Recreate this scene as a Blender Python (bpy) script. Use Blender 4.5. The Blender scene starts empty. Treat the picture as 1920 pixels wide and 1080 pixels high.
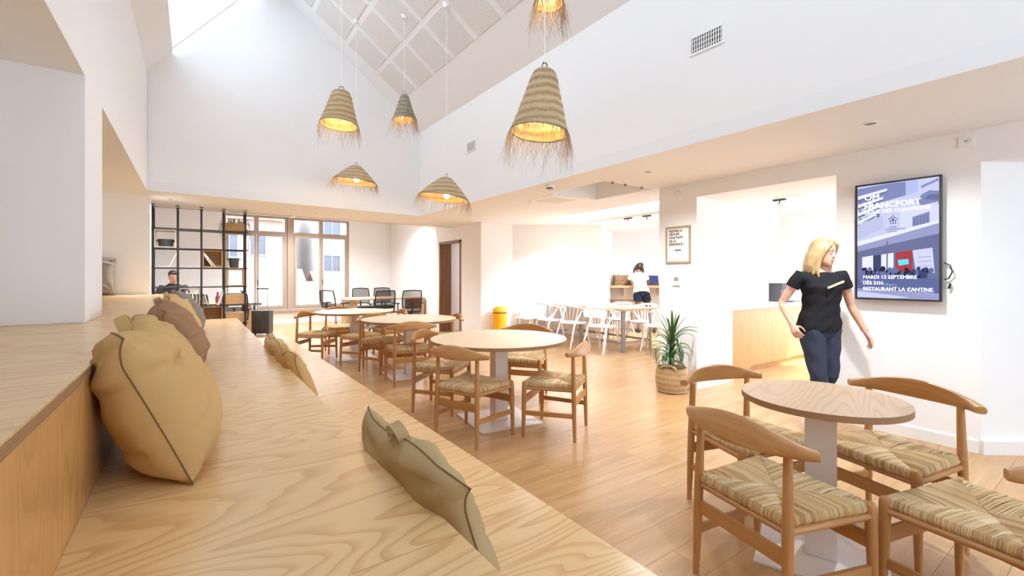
import bpy, bmesh, math, random
from mathutils import Vector, Matrix, Euler
random.seed(7)
SC = bpy.context.scene
COL = SC.collection
R = math.radians
PI = math.pi

# ------------------------------------------------------------------ camera
cam = bpy.data.cameras.new('camera')
cam.sensor_width = 36.0
cam.lens = 845.0 / 1920.0 * 36.0
cam.shift_y = -23.0 / 1920.0
cam.clip_start = 0.05
cam_ob = bpy.data.objects.new('camera', cam)
cam_ob.location = (0, 0, 1.32)
cam_ob.rotation_euler = (R(90), 0, -math.atan(598.0 / 845.0))
COL.objects.link(cam_ob)
SC.camera = cam_ob

# ------------------------------------------------------------------ world, sun, daylight
W = bpy.data.worlds.new('sky'); SC.world = W; W.use_nodes = True
nt = W.node_tree
bg = nt.nodes['Background']
bg.inputs[0].default_value = (0.755, 0.88, 1.0, 1)
bg.inputs[1].default_value = 2.4
SUN = bpy.data.lights.new('sun', 'SUN'); SUN.energy = 2.5; SUN.angle = R(1.5); SUN.color = (1.0, 0.95, 0.88)
sun = bpy.data.objects.new('sun', SUN); COL.objects.link(sun)
sun.rotation_euler = Vector((-0.5, 0.5, -0.72)).to_track_quat('-Z', 'Y').to_euler()
def portal(name, loc, direction, sx, sy):
    l = bpy.data.lights.new(name, 'AREA'); l.shape = 'RECTANGLE'; l.size = sx; l.size_y = sy
    l.cycles.is_portal = True
    o = bpy.data.objects.new(name, l); COL.objects.link(o); o.location = loc
    o.rotation_euler = Vector(direction).to_track_quat('-Z', 'Y').to_euler()
    return o
portal('window_daylight', (1.9, 13.95, 1.7), (0, -1, 0), 4.6, 2.7)
portal('added_back_window_daylight', (2.9, -2.5, 1.4), (0, 1, 0), 4.4, 2.3)  # serves the unseen fill window added behind the camera
portal('added_kitchen_daylight', (8.72, 1.0, 1.6), (-1, 0, 0), 3.2, 1.4)  # serves the hidden window added for kitchen light
portal('added_annex_window_daylight', (11.22, 4.85, 1.57), (-1, 0, 0), 1.7, 1.55)  # serves the hidden window added for annex light
SC.view_settings.view_transform = 'Standard'
SC.view_settings.look = 'None'
SC.view_settings.gamma = 1.0
SC.view_settings.use_curve_mapping = False
SC.view_settings.exposure = 2.5
SC.cycles.max_bounces = 14
SC.cycles.diffuse_bounces = 8
SC.cycles.transparent_max_bounces = 24
SC.cycles.use_denoising = True
SC.cycles.sample_clamp_indirect = 8.0
SC.cycles.caustics_reflective = False
SC.cycles.caustics_refractive = False

# ------------------------------------------------------------------ materials
def srgb(r, g, b):
    f = lambda c: (c / 255 / 12.92) if c <= 10 else ((c / 255 + 0.055) / 1.055) ** 2.4
    return (f(r), f(g), f(b), 1)
class NT:
    def __init__(s, name):
        s.m = bpy.data.materials.new(name); s.m.use_nodes = True
        s.t = s.m.node_tree; s.t.nodes.clear()
        s.out = s.t.nodes.new('ShaderNodeOutputMaterial')
    def n(s, typ, ins=None, **kw):
        nd = s.t.nodes.new('ShaderNode' + typ)
        for k, v in kw.items(): setattr(nd, k, v)
        for k, v in (ins or {}).items():
            if isinstance(v, bpy.types.NodeSocket): s.t.links.new(v, nd.inputs[k])
            else: nd.inputs[k].default_value = v
        return nd
    def math(s, op, a, b=0.0): return s.n('Math', {0: a, 1: b}, operation=op).outputs[0]
    def ramp(s, fac, stops):
        nd = s.n('ValToRGB', {0: fac}); e = nd.color_ramp.elements
        while len(e) < len(stops): e.new(0.5)
        for i, (p, c) in enumerate(stops): e[i].position = p; e[i].color = c
        return nd.outputs[0]
    def mix(s, fac, a, b, blend='MIX'):
        nd = s.n('Mix', data_type='RGBA', blend_type=blend)
        for k, v in ((0, fac), (6, a), (7, b)):
            if isinstance(v, bpy.types.NodeSocket): s.t.links.new(v, nd.inputs[k])
            else: nd.inputs[k].default_value = v
        return nd.outputs[2]
    def coords(s, scale=(1, 1, 1), rand=0.0, kind='Object'):
        c = s.n('TexCoord').outputs[kind]
        if rand:
            r = s.n('ObjectInfo').outputs['Random']
            v = s.n('CombineXYZ', {0: s.math('MULTIPLY', r, rand), 1: s.math('MULTIPLY', r, rand * 1.7), 2: s.math('MULTIPLY', r, rand * 0.6)}).outputs[0]
            c = s.n('VectorMath', {0: c, 1: v}, operation='ADD').outputs[0]
        return s.n('Mapping', {0: c, 3: scale}).outputs[0]
    def noise(s, vec, scale=5.0, detail=2.0, rough=0.5, dist=0.0):
        return s.n('TexNoise', {'Vector': vec, 'Scale': scale, 'Detail': detail, 'Roughness': rough, 'Distortion': dist}).outputs[0]
    def bsdf(s, color, rough=0.5, metal=0.0, bump=None, bstr=0.2, bdist=0.01, spec=0.5, sub=None, **kw):
        ins = {'Base Color': color, 'Roughness': rough, 'Metallic': metal, 'Specular IOR Level': spec}
        ins.update(kw)
        p = s.n('BsdfPrincipled', ins)
        if bump is not None:
            b = s.n('Bump', {'Height': bump, 'Strength': bstr, 'Distance': bdist})
            s.t.links.new(b.outputs[0], p.inputs['Normal'])
        s.t.links.new(p.outputs[0], s.out.inputs[0])
        return s.m
def plain(name, col, rough=0.5, metal=0.0, var=0.0, spec=0.5, nscale=8):
    t = NT(name)
    c = col
    if var:
        n = t.noise(t.coords(), nscale, 4)
        c = t.mix(n, tuple(x * (1 - var) for x in col[:3]) + (1,), tuple(min(1, x * (1 + var)) for x in col[:3]) + (1,))
    return t.bsdf(c, rough, metal, spec=spec)
def plaster(name, col):
    t = NT(name)
    v = t.coords()
    n = t.noise(v, 1.2, 3); f = t.noise(v, 90, 2)
    c = t.mix(n, tuple(x * 0.975 for x in col[:3]) + (1,), col)
    return t.bsdf(c, 0.85, bump=f, bstr=0.05, bdist=0.002, spec=0.2)
def ply(name, light, dark, axis='X', freq=22, rough=0.32, cross=3.2, rand=7.0):
    """rotary-cut plywood: contour lines of a stretched noise"""
    t = NT(name)
    sc = {'X': (0.55, cross, cross), 'Y': (cross, 0.55, cross), 'Z': (cross, cross, 0.55)}[axis]
    v = t.coords(sc, rand)
    n = t.noise(v, 0.85, 2.5, 0.45, 0.25)
    ph = t.math('MULTIPLY', n, freq)
    fr = t.math('FRACT', ph)
    line = t.ramp(fr, [(0.0, (0.1, 0.1, 0.1, 1)), (0.45, (0, 0, 0, 1)), (0.82, (0.75, 0.75, 0.75, 1)), (0.93, (1, 1, 1, 1)), (1.0, (0.1, 0.1, 0.1, 1))])
    sc2 = {'X': (4, 90, 90), 'Y': (90, 4, 90), 'Z': (90, 90, 4)}[axis]
    fine = t.noise(t.coords(sc2, rand), 1.0, 3)
    big = t.noise(t.coords((1, 1, 1), rand), 1.1, 2)
    k = t.math('MULTIPLY', line, t.math('ADD', t.math('MULTIPLY', big, 0.9), 0.12))
    c = t.mix(k, light, dark)
    c = t.mix(t.math('MULTIPLY', fine, 0.28), c, dark)
    return t.bsdf(c, rough, bump=fine, bstr=0.06, bdist=0.002, spec=0.6)
def timber(name, light, dark, axis='Z', rough=0.42, rand=5.0, dens=1.0, ovar=0.25):
    t = NT(name)
    a, b = 1.6, 26 * dens
    sc = {'X': (a, b, b), 'Y': (b, a, b), 'Z': (b, b, a)}[axis]
    v = t.coords(sc, rand)
    n = t.noise(v, 1.0, 4, 0.6, 0.6)
    n2 = t.noise(t.coords((1.5, 1.5, 1.5), rand), 1.6, 2)
    r = t.n('ObjectInfo').outputs['Random']
    c = t.ramp(n, [(0.28, light), (0.68, dark)])
    c = t.mix(t.math('MULTIPLY', n2, 0.35), c, dark)
    c = t.mix(t.math('MULTIPLY', r, ovar), c, dark)
    return t.bsdf(c, rough, bump=n, bstr=0.05, bdist=0.002, spec=0.4)
def strands(name, cols, rough=0.6, trans=0.0):
    t = NT(name)
    r = t.n('NewGeometry').outputs['Random Per Island']
    st = [(i / (len(cols) - 1), c) for i, c in enumerate(cols)]
    c = t.ramp(r, st)
    n = t.noise(t.coords((1, 1, 1), 3.0), 9, 2)
    c = t.mix(t.math('MULTIPLY', n, 0.3), c, cols[0])
    return t.bsdf(c, rough, spec=0.3)
def straw(name, light, dark, glow=0.35):
    t = NT(name)
    c = t.n('TexCoord').outputs['Object']
    sp = t.n('SeparateXYZ', {0: c})
    ang = t.math('MULTIPLY', t.math('ARCTAN2', sp.outputs[1], sp.outputs[0]), 9.0)
    z = t.math('MULTIPLY', sp.outputs[2], 62.0)
    zig = t.math('PINGPONG', t.math('ADD', t.math('MULTIPLY', ang, 3.0), z), 1.0)
    n = t.noise(t.coords((60, 60, 60)), 1.0, 3)
    bn = t.noise(t.coords((14, 14, 14)), 1.0, 2)
    band = t.math('PINGPONG', t.math('ADD', t.math('MULTIPLY', sp.outputs[2], 17.0), t.math('MULTIPLY', bn, 0.5)), 0.5)
    k = t.math('ADD', t.math('MULTIPLY', t.math('ADD', zig, n), 0.32), t.math('MULTIPLY', band, 0.75))
    col = t.ramp(k, [(0.22, dark), (0.62, light)])
    p = t.n('BsdfPrincipled', {'Base Color': col, 'Roughness': 0.8, 'Specular IOR Level': 0.2})
    b = t.n('Bump', {'Height': k, 'Strength': 0.6, 'Distance': 0.006})
    t.t.links.new(b.outputs[0], p.inputs['Normal'])
    tr = t.n('BsdfTranslucent', {'Color': light})
    mx = t.n('MixShader', {0: glow, 1: p.outputs[0], 2: tr.outputs[0]})
    t.t.links.new(mx.outputs[0], t.out.inputs[0])
    return t.m
def canvas(name, col, dark):
    t = NT(name)
    n = t.noise(t.coords((1, 1, 1), 3.0), 5, 4, 0.6)
    f = t.noise(t.coords((1, 1, 1)), 350, 1)
    c = t.mix(t.math('MULTIPLY', n, 0.7), col, dark)
    return t.bsdf(c, 0.9, bump=f, bstr=0.12, bdist=0.002, spec=0.15)
def emit(name, col, strength):
    t = NT(name)
    e = t.n('Emission', {0: col, 1: strength}); t.t.links.new(e.outputs[0], t.out.inputs[0]); return t.m
def glass(name, tint=(1, 1, 1, 1), refl=0.06):
    t = NT(name)
    a = t.n('BsdfTransparent', {0: tint}); b = t.n('BsdfGlossy', {'Roughness': 0.02})
    f = t.n('LayerWeight', {0: 0.12}).outputs[0]
    k = t.math('ADD', t.math('MULTIPLY', f, 0.35), refl * 0.5)
    mx = t.n('MixShader', {0: k, 1: a.outputs[0], 2: b.outputs[0]})
    t.t.links.new(mx.outputs[0], t.out.inputs[0]); return t.m
def mesh_fabric(name, col, see):
    t = NT(name)
    p = t.n('BsdfPrincipled', {'Base Color': col, 'Roughness': 0.8})
    a = t.n('BsdfTransparent')
    k = see
    mx = t.n('MixShader', {0: k, 1: p.outputs[0], 2: a.outputs[0]})
    t.t.links.new(mx.outputs[0], t.out.inputs[0]); return t.m

M = {}
M['wall'] = plaster('white_plaster', (0.86, 0.87, 0.885, 1))
M['ceil'] = plaster('ceiling_plaster', (0.83, 0.85, 0.88, 1))
M['trim'] = plain('white_lacquer', (0.82, 0.82, 0.82, 1), 0.4)
M['taupe'] = plain('taupe_paint', srgb(176, 160, 146), 0.5, var=0.03)
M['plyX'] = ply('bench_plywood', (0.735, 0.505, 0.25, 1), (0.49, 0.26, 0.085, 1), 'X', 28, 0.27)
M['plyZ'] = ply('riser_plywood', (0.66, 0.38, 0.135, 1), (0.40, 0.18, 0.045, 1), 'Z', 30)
M['plyK'] = ply('cabinet_plywood', (0.52, 0.285, 0.105, 1), (0.34, 0.16, 0.05, 1), 'Z', 30)
M['plyT'] = ply('table_plywood', (0.62, 0.44, 0.28, 1), (0.44, 0.26, 0.14, 1), 'X', 30, 0.4)
M['plyL'] = ply('pale_table_plywood', (0.78, 0.64, 0.46, 1), (0.64, 0.48, 0.30, 1), 'X', 24, 0.4)
def edge_mat():
    t = NT('plywood_edge')
    sp = t.n('SeparateXYZ', {0: t.n('TexCoord').outputs['Object']})
    k = t.math('FRACT', t.math('MULTIPLY', sp.outputs[2], 160.0))
    n = t.noise(t.coords((30, 30, 30)), 1.0, 2)
    c = t.mix(t.math('GREATER_THAN', k, 0.5), (0.42, 0.24, 0.11, 1), (0.22, 0.11, 0.045, 1))
    c = t.mix(t.math('MULTIPLY', n, 0.5), c, (0.3, 0.17, 0.08, 1))
    return t.bsdf(c, 0.6)
M['edge'] = edge_mat()
M['floor'] = timber('floor_oak', (0.61, 0.395, 0.195, 1), (0.42, 0.235, 0.10, 1), 'X', 0.26, 9.0, 0.5, 0.42)
M['sub'] = plain('subfloor', (0.22, 0.13, 0.07, 1), 0.8)
oakL, oakD = (0.57, 0.31, 0.125, 1), (0.39, 0.185, 0.062, 1)
M['oakX'] = timber('chair_oak_across', oakL, oakD, 'X')
M['oakY'] = timber('chair_oak_along', oakL, oakD, 'Y')
M['oakZ'] = timber('chair_oak_upright', oakL, oakD, 'Z')
M['palewood'] = timber('pale_wood', (0.68, 0.48, 0.29, 1), (0.52, 0.33, 0.18, 1), 'X', 0.5)
M['boxwood'] = timber('box_wood', (0.62, 0.40, 0.20, 1), (0.46, 0.27, 0.12, 1), 'X', 0.5)
M['ashwood'] = timber('ash_box_wood', (0.64, 0.52, 0.40, 1), (0.5, 0.38, 0.27, 1), 'X', 0.5)
M['doorwood'] = timber('door_wood', (0.30, 0.16, 0.085, 1), (0.2, 0.1, 0.05, 1), 'Z', 0.5)
M['rush'] = strands('rush_cord', [(0.44, 0.28, 0.125, 1), (0.62, 0.44, 0.22, 1), (0.74, 0.57, 0.33, 1), (0.82, 0.68, 0.45, 1), (0.56, 0.38, 0.18, 1)])
M['fringe'] = strands('straw_fringe', [(0.24, 0.17, 0.12, 1), (0.42, 0.32, 0.22, 1), (0.6, 0.48, 0.34, 1), (0.28, 0.20, 0.16, 1)], 0.8)
M['straw'] = straw('woven_straw', (0.60, 0.46, 0.28, 1), (0.24, 0.16, 0.085, 1), 0.10)
M['strawG'] = straw('grey_straw', (0.42, 0.36, 0.28, 1), (0.20, 0.16, 0.12, 1), 0.10)
M['jute'] = straw('jute_basket', (0.56, 0.40, 0.23, 1), (0.36, 0.23, 0.11, 1), 0.0)
M['metal_w'] = plain('white_powder_metal', (0.74, 0.70, 0.67, 1), 0.35)
M['metal_b'] = plain('black_steel', (0.028, 0.024, 0.024, 1), 0.45, 0.3)
M['chrome'] = plain('brushed_steel', (0.62, 0.62, 0.63, 1), 0.3, 1.0)
M['galv'] = plain('galvanised_steel', (0.42, 0.42, 0.43, 1), 0.45, 0.6, var=0.1)
M['white'] = plain('white_plastic', (0.85, 0.85, 0.85, 1), 0.35)
M['black'] = plain('black_plastic', (0.022, 0.022, 0.024, 1), 0.4)
M['dark'] = plain('charcoal_plastic', (0.05, 0.05, 0.055, 1), 0.45)
M['mesh'] = mesh_fabric('mesh_fabric', (0.03, 0.03, 0.033, 1), 0.32)
M['yellow'] = plain('yellow_enamel', (0.82, 0.42, 0.02, 1), 0.3)
M['paper'] = plain('white_paper', (0.82, 0.81, 0.79, 1), 0.8)
M['ink'] = plain('black_ink', (0.03, 0.03, 0.03, 1), 0.8)
M['inkG'] = plain('grey_ink', (0.3, 0.3, 0.3, 1), 0.8)
M['frame'] = timber('pale_frame_wood', (0.5, 0.39, 0.29, 1), (0.4, 0.3, 0.21, 1), 'Z', 0.5)
M['glass'] = glass('window_glass')
M['solar'] = glass('dimming_glass', (.52, .52, .52, 1))  # tint put in to cut the daylight coming through the rooflight
M['dimmedB'] = glass('tinted_glass', (.6, .6, .6, 1))  # tint put in to weaken light from the added back window
M['tint'] = glass('view_dimming_glass', (.62, .62, .62, 1))  # tint put in to hold back the bright view outside
M['slot'] = plain('dark_recess', (0.04, 0.04, 0.04, 1), 0.8)
M['leaf'] = None
M['stone'] = plain('white_countertop', (0.82, 0.82, 0.82, 1), 0.25)
M['ochre'] = canvas('ochre_canvas', (0.60, 0.40, 0.18, 1), (0.44, 0.27, 0.105, 1))
M['brown'] = canvas('brown_canvas', (0.34, 0.20, 0.11, 1), (0.24, 0.13, 0.07, 1))
M['cream'] = canvas('cream_canvas', (0.66, 0.48, 0.24, 1), (0.5, 0.33, 0.14, 1))
M['greyc'] = canvas('grey_canvas', (0.30, 0.26, 0.22, 1), (0.22, 0.19, 0.16, 1))
M['khaki'] = canvas('khaki_canvas', (0.46, 0.35, 0.19, 1), (0.32, 0.23, 0.115, 1))
M['seam'] = plain('seam_thread', (0.2, 0.11, 0.04, 1), 0.9)
M['bulb'] = emit('lit_bulb', (1.0, 0.78, 0.48, 1), 8.0)
def leaf_mat():
    t = NT('yucca_leaf')
    r = t.n('ObjectInfo').outputs['Random']
    c = t.ramp(r, [(0, (0.035, 0.10, 0.025, 1)), (0.6, (0.07, 0.18, 0.045, 1)), (1, (0.16, 0.30, 0.07, 1))])
    n = t.noise(t.coords((60, 2, 60)), 1, 2)
    c = t.mix(t.math('MULTIPLY', n, 0.4), c, (0.03, 0.09, 0.03, 1))
    return t.bsdf(c, 0.42)
M['leaf'] = leaf_mat()
def perf_mat():
    t = NT('perforated_board')
    sp = t.n('SeparateXYZ', {0: t.n('TexCoord').outputs['Object']})
    a = t.math('GREATER_THAN', t.math('FRACT', t.math('MULTIPLY', sp.outputs[0], 46.0)), 0.5)
    b = t.math('GREATER_THAN', t.math('FRACT', t.math('MULTIPLY', sp.outputs[1], 30.0)), 0.4)
    k = t.math('MULTIPLY', a, b)
    c = t.mix(k, (0.80, 0.80, 0.80, 1), (0.46, 0.46, 0.47, 1))
    return t.bsdf(c, 0.85, bump=k, bstr=-0.3, bdist=0.004)
M['perf'] = perf_mat()

# ------------------------------------------------------------------ mesh helpers
def tag(o, label=None, cat=None, group=None, kind=None):
    if label: o['label'] = label
    if cat: o['category'] = cat
    if group: o['group'] = group
    if kind: o['kind'] = kind
    return o
def thing(name, label, cat, loc=(0, 0, 0), rz=0.0, group=None):
    o = bpy.data.objects.new(name, None); COL.objects.link(o)
    o.empty_display_size = 0.1
    o.location = loc; o.rotation_euler = (0, 0, rz)
    return tag(o, label, cat, group)
class MB:
    def __init__(s): s.bm = bmesh.new(); s.mats = []; s.mi = 0
    def use(s, m):
        if m not in s.mats: s.mats.append(m)
        s.mi = s.mats.index(m); return s
    def face(s, vs):
        try: f = s.bm.faces.new(vs)
        except ValueError: return None
        f.material_index = s.mi; return f
    def v(s, p): return s.bm.verts.new(p)
    def poly(s, pts): return s.face([s.v(p) for p in pts])
    def box(s, lo, hi, mtx=None):
        x0, y0, z0 = lo; x1, y1, z1 = hi
        P = [(x0, y0, z0), (x1, y0, z0), (x1, y1, z0), (x0, y1, z0), (x0, y0, z1), (x1, y0, z1), (x1, y1, z1), (x0, y1, z1)]
        if mtx is not None: P = [mtx @ Vector(p) for p in P]
        V = [s.v(p) for p in P]
        for q in ((3, 2, 1, 0), (4, 5, 6, 7), (0, 1, 5, 4), (1, 2, 6, 5), (2, 3, 7, 6), (3, 0, 4, 7)): s.face([V[i] for i in q])
        return s
    def cbox(s, c, size, mtx=None):
        return s.box([c[i] - size[i] / 2 for i in range(3)], [c[i] + size[i] / 2 for i in range(3)], mtx)
    def prism(s, pts, z0, z1):
        A = [s.v((p[0], p[1], z0)) for p in pts]; B = [s.v((p[0], p[1], z1)) for p in pts]
        n = len(pts); s.face(A[::-1]); s.face(B)
        for i in range(n): s.face([A[i], A[(i + 1) % n], B[(i + 1) % n], B[i]])
        return s
    def slab(s, pts, off):
        """planar polygon pts thickened by vector off"""
        off = Vector(off)
        A = [s.v(Vector(p)) for p in pts]; B = [s.v(Vector(p) + off) for p in pts]
        n = len(pts); s.face(A); s.face(B[::-1])
        for i in range(n): s.face([A[i], B[i], B[(i + 1) % n], A[(i + 1) % n]])
        return s
    def rings(s, rings, closed=False, caps=True):
        RV = [[s.v(p) for p in r] for r in rings]
        n = len(RV[0]); m = len(RV)
        for i in range(m if closed else m - 1):
            a, b = RV[i], RV[(i + 1) % m]
            for j in range(n): s.face([a[j], a[(j + 1) % n], b[(j + 1) % n], b[j]])
        if caps and not closed:
            s.face(RV[0][::-1]); s.face(RV[-1])
        return s
    def tube(s, pts, r, n=8, caps=True, closed=False, flat=1.0):
        pts = [Vector(p) for p in pts]; m = len(pts)
        rr = r if isinstance(r, (list, tuple)) else [r] * m
        rings = []; up = None
        for i, p in enumerate(pts):
            if closed: d = pts[(i + 1) % m] - pts[i - 1]
            else: d = pts[min(i + 1, m - 1)] - pts[max(i - 1, 0)]
            d.normalize()
            if up is None: up = Vector((0, 0, 1)) if abs(d.z) < 0.9 else Vector((1, 0, 0))
            u = (up - d * up.dot(d))
            if u.length < 1e-4: u = d.orthogonal()
            u.normalize(); w = d.cross(u); up = u
            rings.append([p + u * math.cos(2 * PI * k / n) * rr[i] + w * math.sin(2 * PI * k / n) * rr[i] * flat for k in range(n)])
        return s.rings(rings, closed, caps)
    def lathe(s, prof, n=24, c=(0, 0, 0), mtx=None, caps=False, jitter=0.0):
        rings = []
        for (r, z) in prof:
            ring = []
            for k in range(n):
                a = 2 * PI * k / n; q = r * (1 + random.uniform(-jitter, jitter))
                p = Vector((c[0] + q * math.cos(a), c[1] + q * math.sin(a), c[2] + z))
                ring.append(mtx @ p if mtx is not None else p)
            rings.append(ring)
        return s.rings(rings, False, caps)
    def ball(s, c, r, n=12, m=8, mtx=None):
        rx, ry, rz = r if isinstance(r, (tuple, list)) else (r, r, r)
        rings = []
        for i in range(m + 1):
            ph = -PI / 2 + PI * (i + 0.001 if i == 0 else i - 0.001 if i == m else i) / m
            ring = []
            for k in range(n):
                a = 2 * PI * k / n
                p = Vector((rx * math.cos(ph) * math.cos(a), ry * math.cos(ph) * math.sin(a), rz * math.sin(ph)))
                if mtx is not None: p = mtx @ p
                ring.append(p + Vector(c))
            rings.append(ring)
        return s.rings(rings, False, True)
    def bevel(s, w, seg=1, angle=30):
        es = [e for e in s.bm.edges if len(e.link_faces) == 2 and e.calc_face_angle(0) > R(angle)]
        bmesh.ops.bevel(s.bm, geom=es, offset=w, segments=seg, affect='EDGES', profile=0.5, clamp_overlap=True)
        return s
    def mesh(s, name, smooth=None):
        me = bpy.data.meshes.new(name)
        bmesh.ops.recalc_face_normals(s.bm, faces=s.bm.faces[:])
        if smooth is not None:
            for f in s.bm.faces: f.smooth = True
            for e in s.bm.edges:
                e.smooth = not (len(e.link_faces) == 2 and e.calc_face_angle(0) > R(smooth))
        s.bm.to_mesh(me); s.bm.free()
        for m in s.mats: me.materials.append(m)
        return me
    def build(s, name, mat=None, parent=None, smooth=None, loc=None):
        if mat is not None and not s.mats: s.mats = [mat]
        me = s.mesh(name, smooth)
        o = bpy.data.objects.new(name, me); COL.objects.link(o)
        if parent is not None: o.parent = parent
        if loc is not None: o.location = loc
        return o
def inst(name, me, parent=None, loc=(0, 0, 0), rot=(0, 0, 0), scale=None):
    o = bpy.data.objects.new(name, me); COL.objects.link(o)
    if parent is not None: o.parent = parent
    o.location = loc; o.rotation_euler = rot
    if scale: o.scale = scale
    return o
def struct(name, mb, m, parent=None, smooth=None):
    o = mb.build(name, m, parent, smooth)
    if parent is None: o['kind'] = 'structure'
    return o
def copy_tree(o, parent=None):
    c = o.copy(); COL.objects.link(c)
    if parent is not None: c.parent = parent
    for ch in KIDS(o): copy_tree(ch, c)
    return c
def KIDS(o): return list(o.children)
def lettering(body, size, mat, parent, mtx, bold=0.0, depth=0.0006, name='lettering', align='LEFT', space=1.0, narrow=1.0):
    cu = bpy.data.curves.new('txt', 'FONT'); cu.body = body; cu.size = size; cu.extrude = depth
    cu.offset = bold; cu.align_x = align; cu.resolution_u = 2; cu.space_character = space
    t = bpy.data.objects.new('txt', cu); COL.objects.link(t)
    bpy.context.view_layer.update()
    me = bpy.data.meshes.new_from_object(t.evaluated_get(bpy.context.evaluated_depsgraph_get()))
    bpy.data.objects.remove(t); bpy.data.curves.remove(cu)
    me.name = name; me.materials.clear(); me.materials.append(mat)
    me.transform(mtx @ Matrix.Diagonal((narrow, 1, 1, 1)))
    o = bpy.data.objects.new(name, me); COL.objects.link(o); o.parent = parent
    return o
def face_rot(fx, fy): return math.atan2(-fx, fy)

# ================================================================== STRUCTURE
ZC = 2.41          # low ceiling
XV0, XV1 = -0.48, 3.37   # void sides
XR = 4.77          # right wall face
XI = 5.55          # inner face of the thick right wall
YF = 13.7          # window wall
# --- floor with planks
fl = MB().box((-1.6, -2.6, -0.06), (11.5, YF + 0.05, -0.02)).build('floor', M['sub']); fl['kind'] = 'structure'
LP, WP = 1.285, 0.192
rng = random.Random(3)
cells = []
row = 0
y = -0.6
while y < YF - 0.01:
    x = 0.9 - rng.uniform(0, LP)
    while x < 11.4:
        x0, x1 = max(x, 0.9), min(x + LP, 11.4)
        y1 = min(y + WP, YF)
        if x1 - x0 > 0.05: cells.append((x0, y, x1, y1))
        x += LP
    y += WP
sF, cF = math.sin(math.atan(598 / 845)), math.cos(math.atan(598 / 845))
def plank_ok(c):
    mx, my = (c[0] + c[2]) / 2, (c[1] + c[3]) / 2
    d = mx * sF + my * cF; u = mx * cF - my * sF
    return d > 0.6 and abs(u) < d * 1.136 + 0.9
vis = sorted([c for c in cells if plank_ok(c)], key=lambda c: ((c[0] + c[2]) / 2) * sF + ((c[1] + c[3]) / 2) * cF)
rest = vis[298:] + [c for c in cells if not plank_ok(c)]
pm = {}
for c in vis[:298]:
    k = (round(c[2] - c[0], 2), round(c[3] - c[1], 3))
    if k not in pm:
        lx, ly = c[2] - c[0] - 0.0013, c[3] - c[1] - 0.0013
        pm[k] = MB().use(M['floor']).box((-lx / 2, -ly / 2, -0.02), (lx / 2, ly / 2, 0)).mesh('floor_plank')
    inst('floor_plank', pm[k], fl, ((c[0] + c[2]) / 2, (c[1] + c[3]) / 2, rng.uniform(-0.0006, 0)))
mb = MB()
for c in rest: mb.box((c[0] + .001, c[1] + .001, -0.02), (c[2] - .001, c[3] - .001, -0.0005))
o = mb.build('floor_planks', M['floor'], fl); o['kind'] = 'stuff'

# --- right wall (thick old wall) : TV wall, kitchen opening, pillar, annex opening, door
mb = MB()
mb.box((XR, 0.72, 0), (XI, 1.64, ZC))                   # behind the screen
mb.box((XR, 3.03, 0), (XI, 3.545, ZC))                  # pillar
mb.box((XR, 1.64, 2.236), (XI, 3.03, ZC))               # lintel over kitchen opening
mb.box((XR, -2.6, 2.165), (XI, 0.72, ZC))               # lintel at the near end
mb.box((XR, 7.83, 0), (XI, 8.66, ZC + .6)); mb.box((XR, 8.66, 2.10), (XI, 9.72, 3.0)); mb.box((XR, 9.72, 0), (5.05, 9.9, 3.0))
mb.box((5.05, 9.72, 0), (5.3, YF, 3.0))
struct('wall_right', mb, M['wall'])
mb = MB(); mb.prism([(XR, 0.72), (5.9, -0.10), (5.9, 0.1), (5.0, 0.72)], 0, 2.165); struct('wall_right_angled', mb, M['wall'])
mb = MB(); mb.prism([(XR - .002, 0.718), (5.9, -0.115), (5.88, -0.14), (XR - .02, 0.70)], 0, 0.1)
mb.box((XR - 0.012, 0.73, 0), (XR, 1.64, 0.09)); mb.box((XR - 0.012, 3.03, 0), (XR, 3.545, 0.09)); mb.box((XR - .012, 3.018, 0), (XI, 3.03, .09))
mb.box((XR - 0.012, 7.82, 0), (XR, 8.6, 0.09)); mb.box((XR, 7.818, 0), (XI, 7.83, 0.09))
struct('baseboard_right', mb, M['trim'])
# door in the right wall, standing open
dr = MB().box((XR - 0.015, 8.66, 0), (XR + 0.10, 8.72, 2.1)).box((XR - 0.015, 9.66, 0), (XR + 0.28, 9.72, 2.1)).box((XR - 0.015, 8.66, 2.05), (XR + 0.10, 9.72, 2.11)).build('door_1', M['doorwood']); dr['kind'] = 'structure'
mb = MB().box((XR + 0.12, 8.735, 0.01), (XR + 1.0, 8.78, 2.04)); leafd = mb.build('door_leaf', M['doorwood'], dr)
MB().tube([(XR + .9, 8.78, 1.02), (XR + .9, 8.83, 1.02), (XR + .79, 8.83, 1.02)], 0.009, 8).build('door_handle', M['chrome'], leafd, 60)
struct('wall_corridor', MB().box((6.3, 8.2, 0), (6.4, 11.0, 3.0)).box((5.3, 10.2, 0), (6.4, 10.3, 3)).box((5.0, 8.1, 2.96), (6.4, 10.4, 3.05)), M['wall'])
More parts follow.
